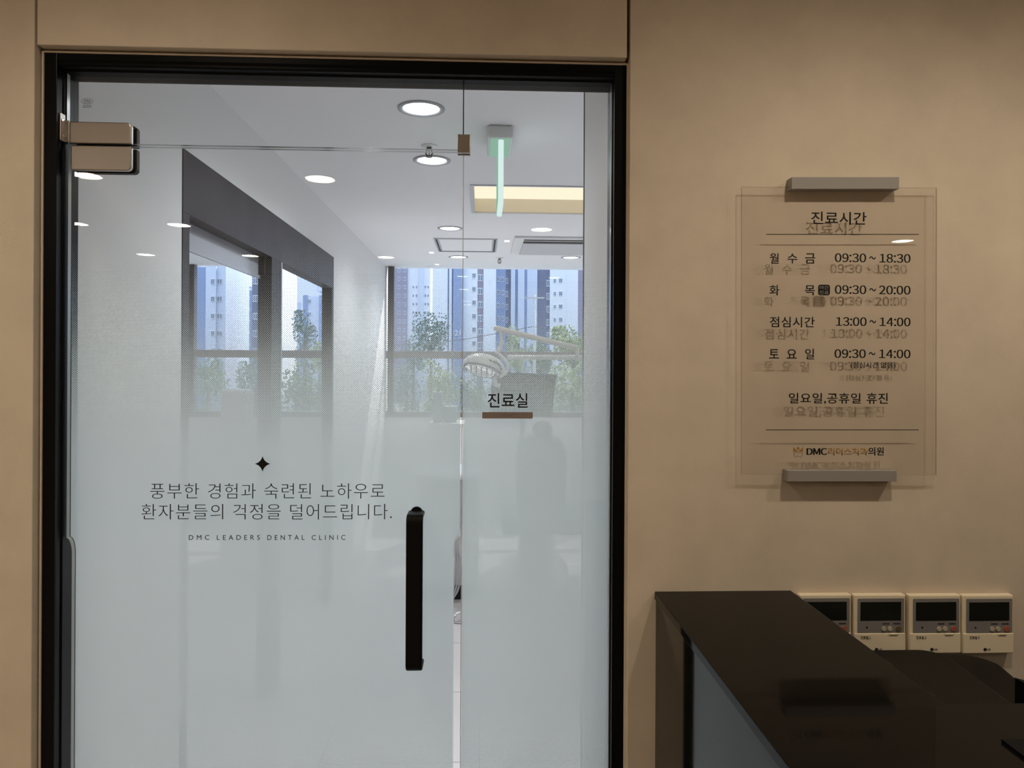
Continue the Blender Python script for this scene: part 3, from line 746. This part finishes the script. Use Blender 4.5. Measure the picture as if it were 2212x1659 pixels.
# pale transom board set back under the header over the first opening
yb1 = PX(556, 570, XW2).y; zb_ = PX(408, 535, XW2).z
b = nb(); box(b, XW2, XW2 + 0.004, YP0 + JW + 0.0005, yb1, zb_, ZPB - 0.0005); box(b, XW2 - 0.002, XW2 + 0.008, YP0 + JW + 0.0005, YQ0 - 0.001, zb_ - 0.014, zb_)
obj('transom_board', b, M['board'], po)
b = nb(); box(b, XW2 + 0.0, XW2 + 0.03, yb1 + 0.0005, YQ0 - 0.0005, zb_ + 0.0005, ZPB - 0.0005); obj('transom_end', b, M['slate_dark'], po)
b = nb(); box(b, XW2 + 0.005, XW - 0.005, YQ1 + 0.0045, YQ1 + 0.06, PX(618, 838, XW).z, PX(618, 823, XW).z); obj('lock_case', b, M['dark_steel'], po)

# ================================================================ CEILING FITTINGS
M['ring'] = mat('grey_white_ring', (0.42, 0.42, 0.45), 0.4)
cl_ = downlight(M['cool'], M['ring'])
IN = [((910, 234), 'round white downlight nearest the glass, above the sprinkler'), ((933, 346), 'round white downlight right behind the small sprinkler, second from the glass'),
      ((972, 493), 'round white downlight just before the square ceiling hatch'), ((990, 555), 'round white downlight just beyond the square ceiling hatch'),
      ((1233, 556), 'round white downlight beyond the ceiling air conditioner')]
places = [(PZ(x, y, ZC), lab) for (x, y), lab in IN]
rest = [(Vector((1.75, PZ(910, 234, ZC).y, ZC)), 'white downlight on the right side of the treatment room, nearest row'), (Vector((1.75, PZ(972, 493, ZC).y, ZC)), 'white downlight on the right side of the treatment room, middle row'),
        (Vector((-2.4, 1.4, ZC)), 'white downlight in the neighbouring room, nearer row'), (Vector((-2.4, 3.9, ZC)), 'white downlight in the neighbouring room, farther row'), (Vector((2.5, PZ(1233, 556, ZC).y, ZC)), 'white downlight at the far right by the window')]
for k, (p, lab) in enumerate(places + rest):
    t = cl_ if k == 0 else dup(cl_, (0, 0, 0))
    t.location = (p.x, p.y, ZC); t['label'] = lab; t['group'] = 'white treatment room downlights'
for t in [o for o in C.objects if o.get('group') == 'white treatment room downlights']: beam(t, 'room_beam', ROOM_W, (0.92, 0.97, 1.0))
def sprinkler(p, lab):
    t = empty('sprinkler', (p.x, p.y, ZC), lab, 'sprinkler', 'ceiling sprinklers')
    b = nb(); lathe(b, [(0.0, -0.0003), (0.036, -0.0003), (0.034, -0.004), (0.014, -0.007), (0.0, -0.007)], (p.x, p.y, ZC)); obj('escutcheon', b, M['white'], t)
    b = nb(); cyl(b, (p.x, p.y, ZC - 0.018), 0.011, 0.0115, 'Z', 16)
    for s in (-1, 1): tube(b, curve_pts([(p.x + s*0.010, p.y, ZC - 0.018), (p.x + s*0.014, p.y, ZC - 0.034), (p.x + s*0.004, p.y, ZC - 0.047)], 5), 0.0028, 8)
    obj('sprinkler_head', b, M['dark_steel'], t)
    b = nb(); tube(b, [(p.x, p.y, ZC - 0.018), (p.x, p.y, ZC - 0.047)], 0.0022, 8); obj('heat_bulb', b, M['red'], t)
    b = nb(); cyl(b, (p.x, p.y, ZC - 0.050), 0.015, 0.002, 'Z', 16); obj('deflector', b, M['dark_steel'], t)
sprinkler(PZ(927, 315, ZC), 'small ceiling sprinkler between the two nearest round lights')
sprinkler(PZ(1079, 557, ZC), 'small ceiling sprinkler in front of the back window')
# exit sign, seen edge on
e0 = PZ(1053, 269, ZC); e1 = PZ(1109, 269, ZC)
ze = PY(1080, 297, e0.y).z; ye1 = PZ(1080, 340, ze).y; xc = (e0.x + e1.x) / 2
ex = empty('exit_sign', (xc, (e0.y + ye1) / 2, ZC), 'ceiling mounted green exit sign seen edge on', 'sign')
b = nb(); box(b, e0.x, e1.x, e0.y, ye1, ze, ZC - 0.0005, 0, 0.008); obj('housing', b, M['exit_plastic'], ex)
b = nb(); box(b, e0.x + 0.012, e1.x - 0.010, e0.y + 0.012, ye1 - 0.01, ze - 0.003, ze + 0.001, 0, 0.001); obj('diffuser', b, M['exit_base'], ex)
zx = PZ(1080, 470, ZC)          # far lower corner is found on the far end of the panel
zlow = PY(1080, 469, ye1 - 0.01).z; xp = PY(1081.5, 360, e0.y + 0.02).x + 0.001
b = nb(); prism(b, rrect(e0.y + 0.012, ye1 - 0.008, zlow, ze - 0.0032, 0.012, 5, (1,1,0,0)), 'X', xp - 0.011, xp + 0.011)
obj('sign_panel', b, M['exit_glow'], ex, bev=0.004)
b = nb(); box(b, xp - 0.0128, xp - 0.0112, e0.y + 0.018, ye1 - 0.014, zlow + 0.014, ze - 0.0032); obj('sign_face', b, M['exit_green'], ex)
# recessed light box in the ceiling
cv = empty('ceiling_light_box', ((cvx0 + cvx1) / 2, (cvy0 + cvy1) / 2, ZC), 'long cream light box recessed in the treatment room ceiling', 'ceiling light')
HB = 0.085
b = nb(); box(b, cvx0 + 0.0008, cvx1 - 0.0008, cvy0 + 0.0008, cvy1 - 0.0008, ZC + HB, ZC + HB + 0.006); obj('lamp_panel', b, M['cove'], cv)
M['cove_side'] = mat('cream_paint', (0.80, 0.74, 0.62), 0.6)
b = nb()
for q in ((cvx0 + 0.0008, cvx0 + 0.006, cvy0 + 0.0008, cvy1 - 0.0008), (cvx1 - 0.006, cvx1 - 0.0008, cvy0 + 0.0008, cvy1 - 0.0008), (cvx0 + 0.0065, cvx1 - 0.0065, cvy0 + 0.0008, cvy0 + 0.006), (cvx0 + 0.0065, cvx1 - 0.0065, cvy1 - 0.006, cvy1 - 0.0008)):
    box(b, *q, ZC + 0.0005, ZC + HB - 0.0005)
obj('side_lining', b, M['cove_side'], cv)
b = nb()
for q in ((cvx0 - 0.014, cvx0 + 0.004, cvy0 - 0.014, cvy1 + 0.014), (cvx1 - 0.004, cvx1 + 0.014, cvy0 - 0.014, cvy1 + 0.014), (cvx0 + 0.0045, cvx1 - 0.0045, cvy0 - 0.014, cvy0 + 0.004), (cvx0 + 0.0045, cvx1 - 0.0045, cvy1 - 0.004, cvy1 + 0.014)):
    box(b, *q, ZC - 0.005, ZC - 0.0003)
obj('trim_frame', b, M['aluminium'], cv)
# access hatch
h0, h1 = PZ(936, 514, ZC), PZ(1075, 516, ZC); hy1 = PZ(1010, 543, ZC).y
ha = empty('access_hatch', ((h0.x + h1.x) / 2, (h0.y + hy1) / 2, ZC), 'square white access hatch with metal frame in the ceiling', 'hatch')
b = nb()
for d, z in ((0.0, 0.006), (0.026, 0.004)):
    w = 0.013
    x0, x1, y0, y1 = h0.x + d, h1.x - d, h0.y + d, hy1 - d
    for q in ((x0, x0 + w, y0, y1), (x1 - w, x1, y0, y1), (x0 + w, x1 - w, y0, y0 + w), (x0 + w, x1 - w, y1 - w, y1)): box(b, *q, ZC - z, ZC - 0.0004)
obj('hatch_frame', b, M['aluminium'], ha)
b = nb(); box(b, h0.x + 0.0395, h1.x - 0.0395, h0.y + 0.0395, hy1 - 0.0395, ZC - 0.003, ZC - 0.0004); obj('hatch_door', b, M['ceil'], ha)
b = nb()
for q in ((h0.x + 0.0135, h0.x + 0.0255, h0.y + 0.0135, hy1 - 0.0135), (h1.x - 0.0255, h1.x - 0.0135, h0.y + 0.0135, hy1 - 0.0135), (h0.x + 0.026, h1.x - 0.026, h0.y + 0.0135, h0.y + 0.0255), (h0.x + 0.026, h1.x - 0.026, hy1 - 0.0255, hy1 - 0.0135)):
    box(b, *q, ZC - 0.0016, ZC - 0.0004)
obj('hatch_gap', b, M['slot'], ha)
# ceiling air conditioner
k0 = PZ(1112, 510, ZC); ky1 = PZ(1180, 546, ZC).y; kx1 = k0.x + 1.05
ac = empty('ceiling_air_conditioner', ((k0.x + kx1) / 2, (k0.y + ky1) / 2, ZC), 'white one way air conditioner panel in the ceiling', 'air conditioner')
b = nb(); box(b, k0.x, kx1, k0.y, ky1, ZC - 0.016, ZC - 0.0005, 0, 0.004); obj('panel', b, M['white'], ac)
sx0 = PZ(1130, 520, ZC).x; sy0, sy1 = PZ(1190, 518, ZC - 0.016).y, PZ(1190, 524.5, ZC - 0.016).y
b = nb(); box(b, sx0, kx1 - 0.09, sy0, sy1, ZC - 0.0172, ZC - 0.0158); obj('air_slot', b, M['slot'], ac)
b = nb(); box(b, sx0, kx1 - 0.09, sy0 + 0.045, sy0 + 0.06, ZC - 0.020, ZC - 0.0155); obj('vane', b, M['white'], ac)
b = nb(); box(b, sx0, kx1 - 0.09, sy1 + 0.004, ky1 - 0.03, ZC - 0.026, ZC - 0.0165, 0, 0.004); obj('intake_flap', b, mat('pale_grey_plastic', (0.55, 0.55, 0.57), 0.4), ac)
b = nb(); box(b, sx0, kx1 - 0.09, ky1 - 0.028, ky1 - 0.02, ZC - 0.0174, ZC - 0.0158); obj('flap_gap', b, M['slot'], ac)
# small white ceiling fittings, bright by an even glow of their own
sq = None
for (x, y), lab in (((1095, 520.5), 'small bright square ceiling light between the hatch and the air conditioner'), ((932, 545.5), 'small bright square ceiling light left of the ceiling hatch'), ((944, 571), 'small bright square ceiling light close to the window head')):
    p = PZ(x, y, ZC)
    if sq is None:
        b = nb(); box(b, p.x - 0.02, p.x + 0.02, p.y - 0.035, p.y + 0.035, ZC - 0.003, ZC - 0.0005, 0, 0.001); sq = obj('small_ceiling_light', b, emit('small_lamp', (0.95, 0.98, 1.0), 1.3)); o = sq
    else:
        o = sq.copy(); C.objects.link(o); o.location = (p.x, p.y, sq.location.z)
    tag(o, lab, 'ceiling light', 'small square ceiling lights')

# ================================================================ DENTAL EQUIPMENT
YD = 3.15
def D(px, py, y=YD): return PY(px, py, y)
dl = empty('dental_lamp', D(1250, 775), 'white dental operating lamp on a jointed arm', 'lamp')
b = nb(); tube(b, [D(1067, 708), D(1075, 710), D(1246, 752)], [0.016, 0.0185, 0.0185], 14); obj('upper_arm', b, M['offwhite'], dl)
b = nb(); tube(b, [D(1247, 752), D(1247, 780)], 0.013, 12); obj('elbow', b, M['offwhite'], dl)
b = nb(); tube(b, [D(1096, 772, YD + 0.05), D(1250, 772, YD + 0.05), D(1500, 778, YD + 0.05)], 0.0155, 14); obj('lower_arm', b, M['offwhite'], dl)
p = D(1500, 778, YD + 0.05); b = nb(); tube(b, [(p.x, p.y, 0.0005), (p.x, p.y, p.z + 0.016)], 0.025, 14); obj('stand_post', b, M['offwhite'], dl)
b = nb(); tube(b, curve_pts([D(1082, 716), D(1083, 740), D(1080, 752), D(1072, 764)], 5), [0.011] * 5 + [0.013] * 11, 12); obj('neck', b, M['offwhite'], dl)
# head: wide shell, rounded, tipped down to the left, with open side slots
def ellip(bm, c, rx, ry, rz, tilt, z0=-1.0, z1=1.0, seg=28, rings=12, pitch=0.0):
    return ellip_(bm, c, rx, ry, rz, Matrix.Rotation(pitch, 3, 'X') @ Matrix.Rotation(tilt, 3, 'Y'), z0, z1, seg, rings)
def ellip_(bm, c, rx, ry, rz, R, z0=-1.0, z1=1.0, seg=28, rings=12):
    c = Vector(c)
    prev = None
    for i in range(rings + 1):
        t = z0 + (z1 - z0) * i / rings; r = math.sqrt(max(0.0, 1 - t * t))
        if r < 1e-4: cur = [bm.verts.new(c + R @ Vector((0, 0, rz * t)))]
        else: cur = [bm.verts.new(c + R @ Vector((rx * r * math.cos(2*math.pi*k/seg), ry * r * math.sin(2*math.pi*k/seg), rz * t))) for k in range(seg)]
        if prev:
            for k in range(seg):
                j = (k + 1) % seg
                a = [prev[0]] if len(prev) == 1 else [prev[k], prev[j]]; d = [cur[0]] if len(cur) == 1 else [cur[j], cur[k]]
                f = bm.faces.new(a + d); f.smooth = True
        prev = cur
    if len(prev) > 1: bm.faces.new(prev)
hc = D(1046, 794); PT = math.radians(-24); TL = math.radians(15)
RH = Matrix.Rotation(PT, 3, 'X') @ Matrix.Rotation(TL, 3, 'Y')
b = nb(); ellip(b, hc, 0.137, 0.115, 0.082, TL, -0.28, 1.0, pitch=PT); sh = obj('lamp_shell', b, M['offwhite'], dl)
b = nb(); ellip(b, hc + RH @ Vector((-0.008, 0, -0.026)), 0.112, 0.088, 0.012, TL, -1, 0.5, pitch=PT); obj('reflector', b, M['chrome'], sh)
b = nb()
for q in (-0.07, -0.035, 0.0, 0.035, 0.07):
    c0 = hc + RH @ Vector((q - 0.008, -0.078 * math.sqrt(1 - (q / 0.112) ** 2), -0.035)); c1 = hc + RH @ Vector((q - 0.008, 0.078 * math.sqrt(1 - (q / 0.112) ** 2), -0.035))
    tube(b, [c0, (c0 + c1) / 2 + RH @ Vector((0, 0, -0.006)), c1], 0.003, 6)
obj('reflector_fins', b, M['dark_steel'], sh)
b = nb()
for q in (0.03, 0.055):
    tube(b, curve_pts([hc + RH @ Vector((q, -0.112, 0.012)), hc + RH @ Vector((q + 0.035, -0.098, 0.004)), hc + RH @ Vector((q + 0.06, -0.07, -0.012))], 5), 0.004, 6)
obj('vent_slots', b, M['slot'], sh)
b = nb(); tube(b, curve_pts([D(1079, 766, YD - 0.02), D(1096, 785, YD - 0.05), D(1094, 803, YD - 0.06), D(1079, 815, YD - 0.06)], 6), 0.011, 10); obj('side_bracket', b, M['offwhite'], dl)
b = nb(); tube(b, curve_pts([D(1074, 806), D(1069, 818), D(1071, 830), D(1080, 834)], 6), [0.013] * 10 + [0.015] * 9, 10); obj('grip', b, M['offwhite'], dl)
b = nb(); tube(b, [D(1020, 795) + Vector((0, 0, -0.03)), D(1006, 838)], [0.012, 0.02], 10); obj('lamp_visor', b, M['acrylic'], dl)
# monitor on a post
mo = empty('monitor', D(1130, 930, YD + 0.25), 'dark flat monitor seen behind the black room name', 'monitor')
Ym = YD + 0.25
b = nb(); q = [D(1065, 803, Ym), D(1203, 809, Ym), D(1192, 902, Ym), D(1056, 896, Ym)]
prism(b, [(p.x, p.z) for p in q], 'Y', Ym, Ym + 0.03); obj('casing', b, M['slate_dark'], mo, bev=0.004)
b = nb(); cq = sum(q, Vector()) / 4; prism(b, [((p.x - cq.x) * 0.94 + cq.x, (p.z - cq.z) * 0.92 + cq.z) for p in q], 'Y', Ym - 0.001, Ym + 0.002); obj('screen', b, M['screen'], mo)
b = nb(); tube(b, [D(1128, 880, Ym + 0.05), D(1128, 1010, Ym + 0.05)], 0.022, 12); obj('post', b, M['offwhite'], mo)
# dental chair
dc = empty('dental_chair', (D(1172, 960).x, YD - 0.1, 0), 'pale grey dental chair with rounded headrest behind the frosted glass', 'chair')
Yc = YD - 0.25
hp = PY(1172, 927, Yc)
b = nb(); ellip(b, hp, 0.062, 0.035, 0.055, 0.0); obj('headrest', b, M['seat'], dc)
b = nb()
pts = rrect(hp.x - 0.16, hp.x + 0.15, 0.55, hp.z - 0.045, 0.09, 8); prism(b, pts, 'Y', Yc - 0.03, Yc + 0.07); obj('backrest', b, M['seat'], dc, bev=0.025)
b = nb(); box(b, hp.x - 0.24, hp.x + 0.24, Yc - 0.02, Yc + 0.95, 0.46, 0.56, 0, 0.03); obj('seat_cushion', b, M['seat'], dc)
b = nb(); prism(b, rrect(hp.x - 0.22, hp.x + 0.22, Yc + 0.1, Yc + 0.9, 0.1), 'Z', 0.0005, 0.12); cyl(b, (hp.x, Yc + 0.45, 0.1205), 0.12, 0.338, 'Z', 24); obj('pedestal', b, M['offwhite'], dc)
# delivery unit with hoses, seen in the slit beside the door
YU = 3.12; ux = PY(986, 1200, YU).x
du = empty('delivery_unit', (ux, YU + 0.2, 0), 'white dental delivery unit with hanging grey hoses, seen through the door slit', 'dental unit')
b = nb(); box(b, ux - 0.24, ux + 0.14, YU, YU + 0.36, 0.092, 0.78, 0, 0.02); obj('cabinet', b, M['offwhite'], du)
b = nb(); box(b, ux - 0.22, ux + 0.12, YU + 0.02, YU + 0.34, 0.0005, 0.0915); obj('plinth', b, M['slate_dark'], du)
b = nb(); box(b, ux - 0.27, ux + 0.17, YU - 0.12, YU + 0.36, 0.7805, 0.82, 0, 0.015); obj('tray', b, M['white'], du)
for k in range(4):
    x = ux - 0.020 + k * 0.016
    b = nb(); tube(b, curve_pts([(x + 0.02, YU - 0.10, 0.79), (x + 0.012, YU - 0.09, 0.55), (x + 0.014 - 0.012 * k, YU - 0.085, 0.40), (x - 0.006 + 0.004 * k, YU - 0.08, 0.24), (x - 0.012, YU - 0.075, 0.10), (x - 0.05, YU - 0.07, 0.03)], 8), 0.0065, 8); obj('hose', b, M['hose'], du)
p_ = PZ(990, 1335, 0.02)
b = nb(); tube(b, curve_pts([(p_.x + 0.02, p_.y, 0.055), (p_.x - 0.012, p_.y - 0.01, 0.045), (p_.x - 0.014, p_.y - 0.03, 0.012), (p_.x + 0.04, p_.y - 0.04, 0.0115)], 8), 0.010, 10)
tag(obj('foot_pedal', b, M['chrome']), 'curved chrome foot control on the tiled floor, seen in the slit', 'pedal')
# tall white bottle-like sterilizer and a low bench near the window
st = empty('side_cabinet', (D(955, 905, 4.6).x, 4.7, 0), 'white cabinet with a low worktop in front of the window', 'cabinet')
q0, q1 = D(925, 915, 4.6), D(1003, 915, 4.6)
b = nb(); box(b, q0.x + 0.02, q1.x - 0.02, 4.62, 5.0, 0.0005, q0.z - 0.0255); obj('body', b, M['white'], st)
b = nb(); box(b, q0.x, q1.x, 4.6, 5.02, q0.z - 0.025, q0.z, 0, 0.004); obj('worktop', b, M['offwhite'], st)
b = nb(); a1, a2 = D(934, 846, 4.7), D(957, 846, 4.7); box(b, a1.x, a2.x, 4.7, 4.78, q0.z + 0.0002, a1.z, 0, 0.02)
tag(obj('paper_dispenser', b, M['seat']), 'tall rounded grey dispenser standing on the cabinet by the window', 'dispenser')
b = nb(); a1, a2 = D(958, 878, 4.7), D(986, 878, 4.7); box(b, a1.x, a2.x, 4.7, 4.86, q0.z + 0.0002, a1.z, 0, 0.008)
tag(obj('supply_box', b, M['seat']), 'low grey box beside the tall dispenser by the window', 'box')
b = nb(); a1, a2 = PY(474, 842, 3.6), PY(523, 842, 3.6); box(b, a1.x, a2.x, 3.6, 3.9, 0.0005, a1.z, 0, 0.03)
tag(obj('tall_cabinet', b, M['white']), 'tall white cabinet in the neighbouring room beyond the dark opening', 'cabinet')

# ================================================================ OUTSIDE
random.seed(4)
GZ = -11.0
bm = nb(); box(bm, -260, 260, 12, 420, GZ - 0.5, GZ)
M['ground'] = mat('ground_asphalt', (0.16, 0.17, 0.17), 0.9, noise=(0.1, 0.3))
struct('ground', bm, M['ground'], 'grey ground outside the windows', 'ground')
TW = {'white': mat('tower_white', (0.74, 0.78, 0.86), 0.8), 'pale': mat('tower_pale', (0.56, 0.63, 0.78), 0.8), 'blue': mat('tower_blue', (0.22, 0.31, 0.52), 0.8),  # facade paint, with the outdoor haze put in as bluish, lightened colour
      'navy': mat('tower_navy', (0.11, 0.14, 0.24), 0.8), 'plum': mat('tower_plum', (0.26, 0.24, 0.34), 0.8), 'sand': mat('tower_sand', (0.45, 0.45, 0.46), 0.8),
      'frame': mat('tower_window_frame', (0.78, 0.82, 0.90), 0.6), 'pane': mat('tower_window_pane', (0.16, 0.21, 0.30), 0.15)}
def win_mesh():
    b = nb(); box(b, -0.5, 0.5, -0.12, 0.05, 0, 1, 0)
    for x0, x1 in ((-0.42, -0.04), (0.04, 0.42)): box(b, x0, x1, -0.14, -0.11, 0.09, 0.91, 1)
    me = bpy.data.meshes.new('window'); bmesh.ops.recalc_face_normals(b, faces=b.faces); b.to_mesh(me); b.free()
    me.materials.append(TW['frame']); me.materials.append(TW['pane']); return me
WM = win_mesh()
def tower(label, dist, bands, y_top, wins=(), ph=0, floor_px=None, rows=9, roof=True, extra=None, group=None):
    """bands: (px0, px1, colour, relief in metres); wins: (px centre, px width, px height, first row px); rows go down every floor_px"""
    xs = [PY(b_[0], 700, dist).x for b_ in bands] + [PY(b_[1], 700, dist).x for b_ in bands]
    x0, x1 = min(xs), max(xs); zt = PY((bands[0][0] + bands[-1][1]) / 2, y_top, dist).z
    t = empty('apartment_tower', ((x0 + x1) / 2, dist + 6, GZ), label, 'building', group)
    for a, c, col, rel in bands:
        b = nb(); box(b, PY(a, 700, dist).x, PY(c, 700, dist).x, dist - rel, dist + 12, GZ + 0.01, zt + rel * 0.6); obj('facade_bay', b, TW[col], t)
    if roof:
        b = nb(); box(b, x0 + (x1 - x0) * 0.3, x0 + (x1 - x0) * 0.6, dist + 2, dist + 9, zt + 1.2, zt + 4.5); obj('roof_house', b, TW['pale'], t)
    off = wloc(t); n = 0
    for px, w, h, y0 in wins:
        rel = max([b_[3] for b_ in bands if b_[0] <= px <= b_[1]] + [0])
        for r in range(rows):
            y = y0 + r * floor_px
            if y > 905 or n > 95: break
            p = PY(px, y, dist - rel); s = (dist + 1.6) / F
            o = bpy.data.objects.new('window', WM); C.objects.link(o); o.parent = t
            o.location = Vector((p.x, dist - rel - 0.02, p.z - h * s)) - off; o.scale = (w * s, 1, h * s); n += 1
    if extra: extra(t, dist)
    return t
def number21(t, dist):
    b = nb(); write_px(b, '21', 982, 995, 713.5, 725, dist - 1.3, weight=0.015, thick=0.05); obj('painted_number', b, TW['frame'], t)
tower('distant pale tower with plum edge behind the left end of the back window', 250, [(853, 880, 'plum', 1.0), (880, 906, 'white', 0.0), (906, 914, 'pale', 1.2), (914, 929, 'white', 0.0)], 480,
      [(862, 6, 8, 580), (874, 6, 8, 580), (919, 3.5, 6, 617), (925, 3.5, 6, 617), (893, 3.5, 6, 617), (900, 3.5, 6, 617)], floor_px=18.4, rows=11)
tower('near blue and white tower bearing the painted number 21', 155, [(963, 967, 'white', 0.6), (967, 970, 'blue', 0.0), (970, 976, 'white', 0.6), (976, 979, 'blue', 0.0), (979, 1001, 'blue', 1.2), (1001, 1031, 'white', 0.3), (1031, 1044, 'plum', 0.0), (1044, 1071, 'white', 0.5)], 400,
      [(1024, 8, 11, 590), (1037.5, 11, 14, 593)], floor_px=29.2, rows=8, extra=number21)
tower('navy and pale tower behind the dental lamp arm', 160, [(1071, 1092, 'blue', 0.4), (1092, 1103, 'navy', 0.0), (1103, 1112, 'pale', 0.8), (1112, 1118, 'blue', 0.2), (1118, 1132, 'pale', 0.8), (1132, 1138, 'blue', 0.2), (1138, 1160, 'pale', 0.4), (1160, 1187, 'navy', 0.0), (1187, 1220, 'white', 0.6), (1220, 1248, 'white', 0.2), (1248, 1300, 'plum', 0.0)], 380,
      [(1076, 7, 10, 598), (1086, 6, 10, 599), (1095, 5, 12, 601), (1184, 7, 14, 605), (1198.5, 5, 9, 602), (1211, 8, 10, 601)], floor_px=28.2, rows=7)
tower('dark blue tower at the left of the dark framed opening', 120, [(408, 420, 'pale', 0.6), (420, 448, 'blue', 0.0), (448, 470, 'pale', 0.8), (470, 488, 'pale', 0.2)], 577,
      [(460, 8, 12, 602), (475, 11, 12, 602)], floor_px=37.5, rows=5)
tower('slim sand coloured far tower between the two nearer towers', 300, [(489, 500, 'sand', 0.0), (500, 512, 'sand', 0.8)], 650, [(495, 4, 5, 660), (505, 4, 5, 660)], floor_px=14, rows=8, roof=False)
tower('low white and blue block in the middle of the left opening', 170, [(508, 515, 'white', 0.5), (515, 545, 'blue', 0.0)], 627, [(523, 7, 7, 640), (536, 7, 7, 640)], floor_px=25, rows=5)
tower('tall tower with navy and white bays beside the centre post', 115, [(544, 561, 'navy', 0.0), (561, 600, 'white', 0.8)], 540, [(552.5, 11, 14, 600), (570, 7, 12, 600)], floor_px=38, rows=5)
tower('short blue block at the left of the second opening', 200, [(608, 628, 'blue', 0.3)], 648, [(614, 5, 7, 660), (623, 5, 7, 660)], floor_px=24, rows=4)
tower('low pale distant block behind the trees of the second opening', 260, [(628, 640, 'white', 0.3), (640, 657, 'pale', 0.0)], 668, [(634, 4, 5, 676), (648, 4, 5, 676)], floor_px=16, rows=5, roof=False)
tower('navy topped tower at the right of the second opening', 150, [(655, 664, 'blue', 0.3), (664, 690, 'pale', 0.0), (690, 735, 'blue', 0.3)], 640, [(669, 7, 9, 646), (697, 7, 9, 646)], floor_px=28, rows=5)
# trees
LEAF = {'pine': mat('pine_needles', (0.09, 0.16, 0.15), 0.8, noise=(1.2, 0.5)), 'lime': mat('yellow_green_leaves', (0.29, 0.34, 0.17), 0.8, noise=(1.2, 0.45)),
        'mid': mat('mid_green_leaves', (0.15, 0.22, 0.14), 0.8, noise=(1.2, 0.5)), 'grey': mat('grey_green_leaves', (0.17, 0.23, 0.21), 0.8, noise=(1.2, 0.4))}
M['bark'] = mat('bark', (0.10, 0.08, 0.07), 0.9)
def tree(label, px0, px1, y_top, y_bot, dist, leaf, cone=False, group='trees outside the windows'):
    a, c = PY(px0, y_top, dist), PY(px1, y_bot, dist); xm = (a.x + c.x) / 2; w = (c.x - a.x) / 2; zt, zb = a.z, c.z
    t = empty('pine_tree' if cone else 'leafy_tree', (xm, dist, GZ), label, 'tree', group)
    b = nb(); tube(b, [(xm, dist, GZ), (xm + 0.1, dist, zb + (zt - zb) * 0.6)], [0.35, 0.12], 8); obj('trunk', b, M['bark'], t)
    b = nb()
    n = 1500
    lobes = [(random.uniform(-0.65, 0.65), random.uniform(-0.65, 0.65), random.uniform(0.1, 0.85), random.uniform(0.28, 0.5)) for _ in range(14)]
    for _ in range(n):
        if cone:
            f = random.random() ** 1.4; tier = 0.72 + 0.28 * math.cos(f * 40); rad = (1 - f) * tier + 0.03
            ang = random.uniform(0, 2*math.pi); rr = rad * random.uniform(0.55, 1.0)
            p = Vector((xm + w * rr * math.cos(ang), dist + w * rr * math.sin(ang), zb + (zt - zb) * f))
        else:
            lx, ly, lz, lr = random.choice(lobes)
            d = Vector((random.gauss(0, 1), random.gauss(0, 1), random.gauss(0, 1))).normalized() * lr * random.uniform(0.7, 1.0)
            p = Vector((xm + w * max(-1, min(1, lx + d.x)), dist + w * (ly + d.y), zb + (zt - zb) * max(0, min(1, lz + d.z * 0.6))))
        s = w * random.uniform(0.05, 0.10)
        u = Vector((random.gauss(0, 1), random.gauss(0, 1), random.gauss(0, 1))).normalized() * s; v = u.orthogonal().normalized() * s * 0.6
        b.faces.new([b.verts.new(p - u), b.verts.new(p + v), b.verts.new(p + u), b.verts.new(p - v)])
    obj('foliage', b, LEAF[leaf], t)
tree('dark spreading tree standing in front of the tower numbered 21', 890, 970, 676, 800, 100, 'pine')
tree('second lower dark tree left of the dark tree before the tower', 872, 915, 712, 800, 112, 'pine')
tree('yellow green tree below the lamp arm', 1088, 1150, 700, 800, 90, 'lime')
tree('green tree at the right end of the back window', 1185, 1290, 706, 800, 88, 'lime')
tree('mid green tree between the two yellow green trees', 1130, 1200, 735, 810, 95, 'mid')
tree('yellow green bush low in the left part of the back window', 900, 990, 778, 920, 62, 'lime')
tree('grey green bush at the far left bottom of the back window', 840, 915, 790, 930, 66, 'grey')
tree('mid green bush behind the dental lamp', 975, 1075, 790, 930, 64, 'mid')
tree('grey green bush behind the monitor', 1060, 1180, 780, 930, 70, 'grey')
tree('yellow green bush at the right bottom of the back window', 1170, 1300, 790, 930, 60, 'lime')
tree('dark tree low in the second opening', 625, 690, 672, 790, 95, 'pine')
tree('light green bush at the right of the second opening', 672, 722, 716, 800, 80, 'lime')
tree('green bush seen low through the first opening', 405, 488, 770, 930, 72, 'mid')
tree('grey green bush seen low beside the centre post', 502, 590, 765, 930, 84, 'grey')
tree('green bush low in the second opening under the rail', 612, 720, 775, 930, 74, 'mid')
# utility pole and cables
up = empty('utility_pole', (PY(1155, 760, 52).x, 52, GZ), 'pale utility pole with crossarm rising between the trees', 'pole')
p = PY(1155, 636, 52)
b = nb(); tube(b, [(p.x, 52, GZ), p], [0.13, 0.09], 10); obj('mast', b, TW['sand'], up)
b = nb(); box(b, p.x - 0.7, p.x + 0.7, 51.9, 52.05, p.z - 0.30, p.z - 0.20); obj('crossarm', b, TW['sand'], up)
M['cable'] = mat('cable_black', (0.06, 0.07, 0.09), 0.6)
for (pts, lab) in ((((830, 748), (980, 736), (1100, 715), (1153, 705)), 'dark cable crossing the tower numbered 21'), (((1157, 706), (1200, 712), (1300, 730)), 'dark cable running right from the utility pole')):
    b = nb(); tube(b, curve_pts([PY(x, y, 51.7) for x, y in pts], 8), 0.024, 6); tag(obj('overhead_cable', b, M['cable'], up), lab)
